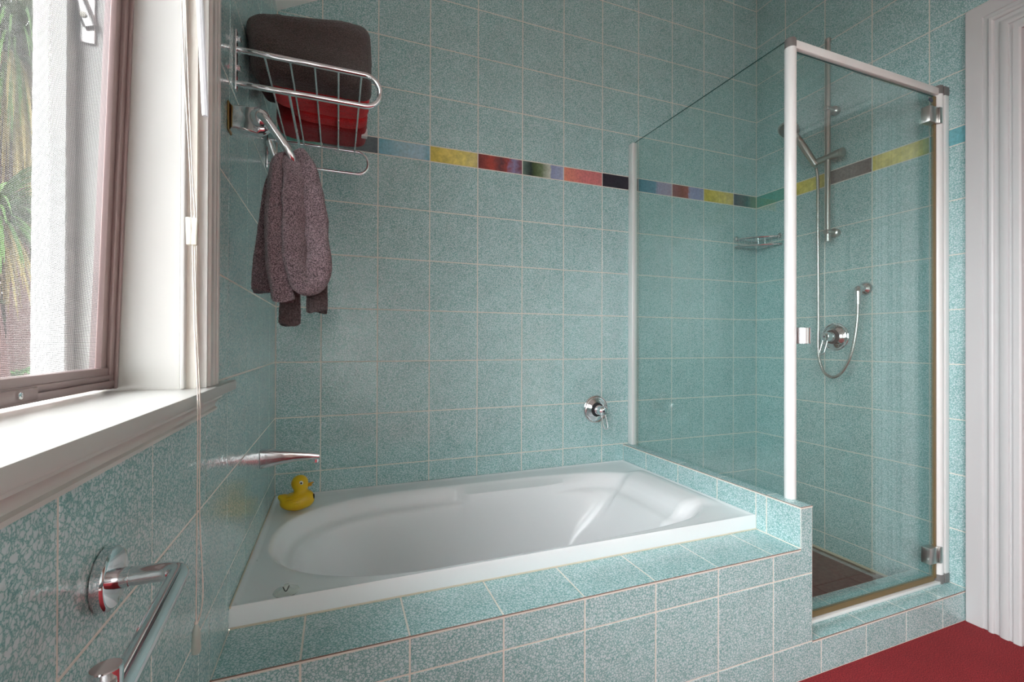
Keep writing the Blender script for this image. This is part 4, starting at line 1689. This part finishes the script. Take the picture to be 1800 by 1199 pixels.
# right side: the towel folded up on itself, two thick runs meeting in a round turn
bm = bm_new()
up_ = catmull([(0.110, -0.762, 1.366), (0.122, -0.779, 1.335), (0.1245, -0.788, 1.26), (0.1235, -0.790, 1.19), (0.129, -0.792, 1.135), (0.1435, -0.792, 1.104), (0.160, -0.790, 1.096), (0.1735, -0.787, 1.112), (0.1790, -0.785, 1.15), (0.1740, -0.782, 1.20), (0.1660, -0.779, 1.255), (0.152, -0.775, 1.305), (0.137, -0.769, 1.345), (0.118, -0.760, 1.373)], 20)
rad = []
up_ = [Vector((p.x - 0.010 * sstep(1.36, 1.2, p.z) * sstep(0.125, 0.165, p.x), p.y, p.z)) for p in up_]
for i, p in enumerate(up_):
    t = i / (len(up_) - 1)
    a = 0.0115 + 0.0048 * math.sin(math.pi * t)
    rad.append((0.026, a) if True else a)
rings_ = tube(bm, up_, rad, 64)
for v in bm.verts:
    q = v.co
    v.co = q + Vector((noise.noise(q * 24), noise.noise(q * 24 + Vector((3, 0, 0))), noise.noise(q * 24 + Vector((0, 7, 0))))) * 0.004 + Vector((rnd.uniform(-1, 1), rnd.uniform(-1, 1), rnd.uniform(-1, 1))) * 0.0006
obj('towel_fold', bm, TERRY_GREY, ht, angle=180)
hang('towel_fold', [(0.122, -0.752, 1.35, 0.012, 0.007), (0.143, -0.753, 1.27, 0.018, 0.007), (0.147, -0.754, 1.19, 0.022, 0.007), (0.148, -0.755, 1.115, 0.022, 0.007)], TERRY_GREY, 3.4, fold=0.001)
hm = hang('towel_hem', [(0.163, -0.760, 1.16, 0.017, 0.012), (0.166, -0.760, 1.10, 0.0205, 0.012), (0.1665, -0.761, 1.043, 0.0215, 0.012)], TERRY_HEM, 3.0, fold=0.001)
hm['label'] = 'darker woven hem'

# ------------------------------------------------------------------ toilet roll holder
tp = thing('toilet_roll_holder', 'chrome empty toilet roll holder on the wall under the window sill', 'roll holder', (0.0, -1.283, 0.752))
bm = bm_new()
lathe(bm, [(0.0004, 0.0284), (0.0012, 0.0292), (0.0085, 0.0292), (0.0105, 0.0276), (0.0110, 0.0260)], (0, -1.281, 0.752), (1, 0, 0), 48)
obj('wall_flange', bm, CHROME, tp)
bm = bm_new()
lathe(bm, [(0, 0.0094), (0.012, 0.0094)], (0.0108, -1.283, 0.7515), (1, 0, 0), 28)
obj('collar', bm, CHROME, tp)
bm = bm_new()
tube(bm, fillet([(0.012, -1.283, 0.7515), (0.0635, -1.283, 0.7515), (0.0760, -1.478, 0.7475), (0.0740, -1.479, 0.770)], 0.016, 8), 0.0088, 24)
obj('bar', bm, CHROME, tp)
bm = bm_new()
lathe(bm, [(-0.030, 0.0086), (0, 0.0088), (0.001, 0.0088), (0.0016, 0.0080)], (0.0728, -1.466, 0.772), (0.0, 0.0, 1), 32)
obj('end_cap', bm, CHROME, tp)

# ------------------------------------------------------------------ garden outside the window
bm = bm_new()
box(bm, (-14, -12, -0.9), (-0.45, 16, -0.5))
gr = obj('ground', bm, GROUND, kind='structure', smooth=False)


def strap_palm(name, label, base, height, n, length, droop, m, seed, thick=0.06):
    r = random.Random(seed)
    t = thing(name, label, 'palm', base, 'garden palms')
    bx, by, bz = base
    bm = bm_new()
    pts = [(bx + 0.05 * math.sin(k * 0.7), by, bz + height * k / 8) for k in range(9)]
    tube(bm, pts, [thick * (1.15 - 0.3 * k / 8) * (1 + 0.08 * (k % 2)) for k in range(9)], 12)
    obj('trunk', bm, TRUNK, t)
    for mm, part, frac in ((m, 'green_leaf', 1.0), (LEAF_DRY, 'dry_leaf', 0.5)):
        bm = bm_new()
        for q in range(int(n * frac)):
            a = r.uniform(0, 2 * math.pi)
            el = r.uniform(-0.35, 1.2) if mm is m else r.uniform(-1.3, 0.0)
            ln = length * r.uniform(0.7, 1.15)
            p = Vector(pts[-1])
            d = Vector((math.cos(a) * math.cos(el), math.sin(a) * math.cos(el), math.sin(el)))
            w0 = r.uniform(0.010, 0.017)
            side = d.cross(Vector((0, 0, 1))).normalized()
            prev = None
            for k in range(8):
                f = k / 7
                w = w0 * (1 - f) ** 0.6 + 0.001
                tw_ = side * w
                cur = (bm.verts.new(p - tw_), bm.verts.new(p + tw_ + Vector((0, 0, 0.003))))
                if prev:
                    bm.faces.new((prev[0], prev[1], cur[1], cur[0]))
                prev = cur
                p = p + d * (ln / 7)
                d = (d + Vector((0, 0, -droop * 0.33))).normalized()
        obj(part, bm, mm, t, kind='stuff', smooth=False, recalc=False)
    return t


def leaf_cloud(name, label, c, rad, n, size, m, seed, cat='bush', trunk=True):
    r = random.Random(seed)
    t = thing(name, label, cat, (c[0], c[1], -0.5))
    bm = bm_new()
    for q in range(n):
        while True:
            v = Vector((r.uniform(-1, 1), r.uniform(-1, 1), r.uniform(-1, 1)))
            if 0.3 < v.length < 1:
                break
        p = Vector((c[0] + v.x * rad[0], c[1] + v.y * rad[1], c[2] + v.z * rad[2]))
        u = Vector((r.uniform(-1, 1), r.uniform(-1, 1), r.uniform(-0.6, 0.6))).normalized()
        w = u.cross(Vector((r.uniform(-1, 1), r.uniform(-1, 1), r.uniform(-1, 1)))).normalized()
        s = size * r.uniform(0.6, 1.3)
        vs = [bm.verts.new(p - u * s), bm.verts.new(p + w * s * 0.4), bm.verts.new(p + u * s), bm.verts.new(p - w * s * 0.4)]
        bm.faces.new(vs)
    obj('foliage', bm, m, t, kind='stuff', smooth=False, recalc=False)
    if trunk:
        bm = bm_new()
        tube(bm, [(c[0], c[1], -0.52), (c[0] + 0.02, c[1], c[2])], [0.06, 0.03], 10)
        obj('trunk', bm, TRUNK, t)
    return t


strap_palm('palm', 'tall palm with drooping green leaves outside the window, upper left', (-2.75, 4.1, -0.5), 4.25, 900, 1.5, 0.85, LEAF_PALM, 3, 0.09)
strap_palm('palm', 'lower palm with pale dry hanging leaves outside the window', (-1.86, 2.15, -0.5), 2.30, 230, 0.66, 0.8, LEAF_PALM, 5, 0.05)
leaf_cloud('bush', 'bright green leafy bush low outside the window', (-2.28, 3.25, 0.12), (0.30, 0.32, 0.62), 2600, 0.05, LEAF_BUSH, 8)
leaf_cloud('garden_tree', 'dark garden tree far outside behind the palms', (-4.9, 8.8, 2.3), (1.6, 1.4, 3.4), 16000, 0.12, LEAF_DARK, 12, 'tree')

for o in SC.objects:
    if '_loc' in o:
        del o['_loc']
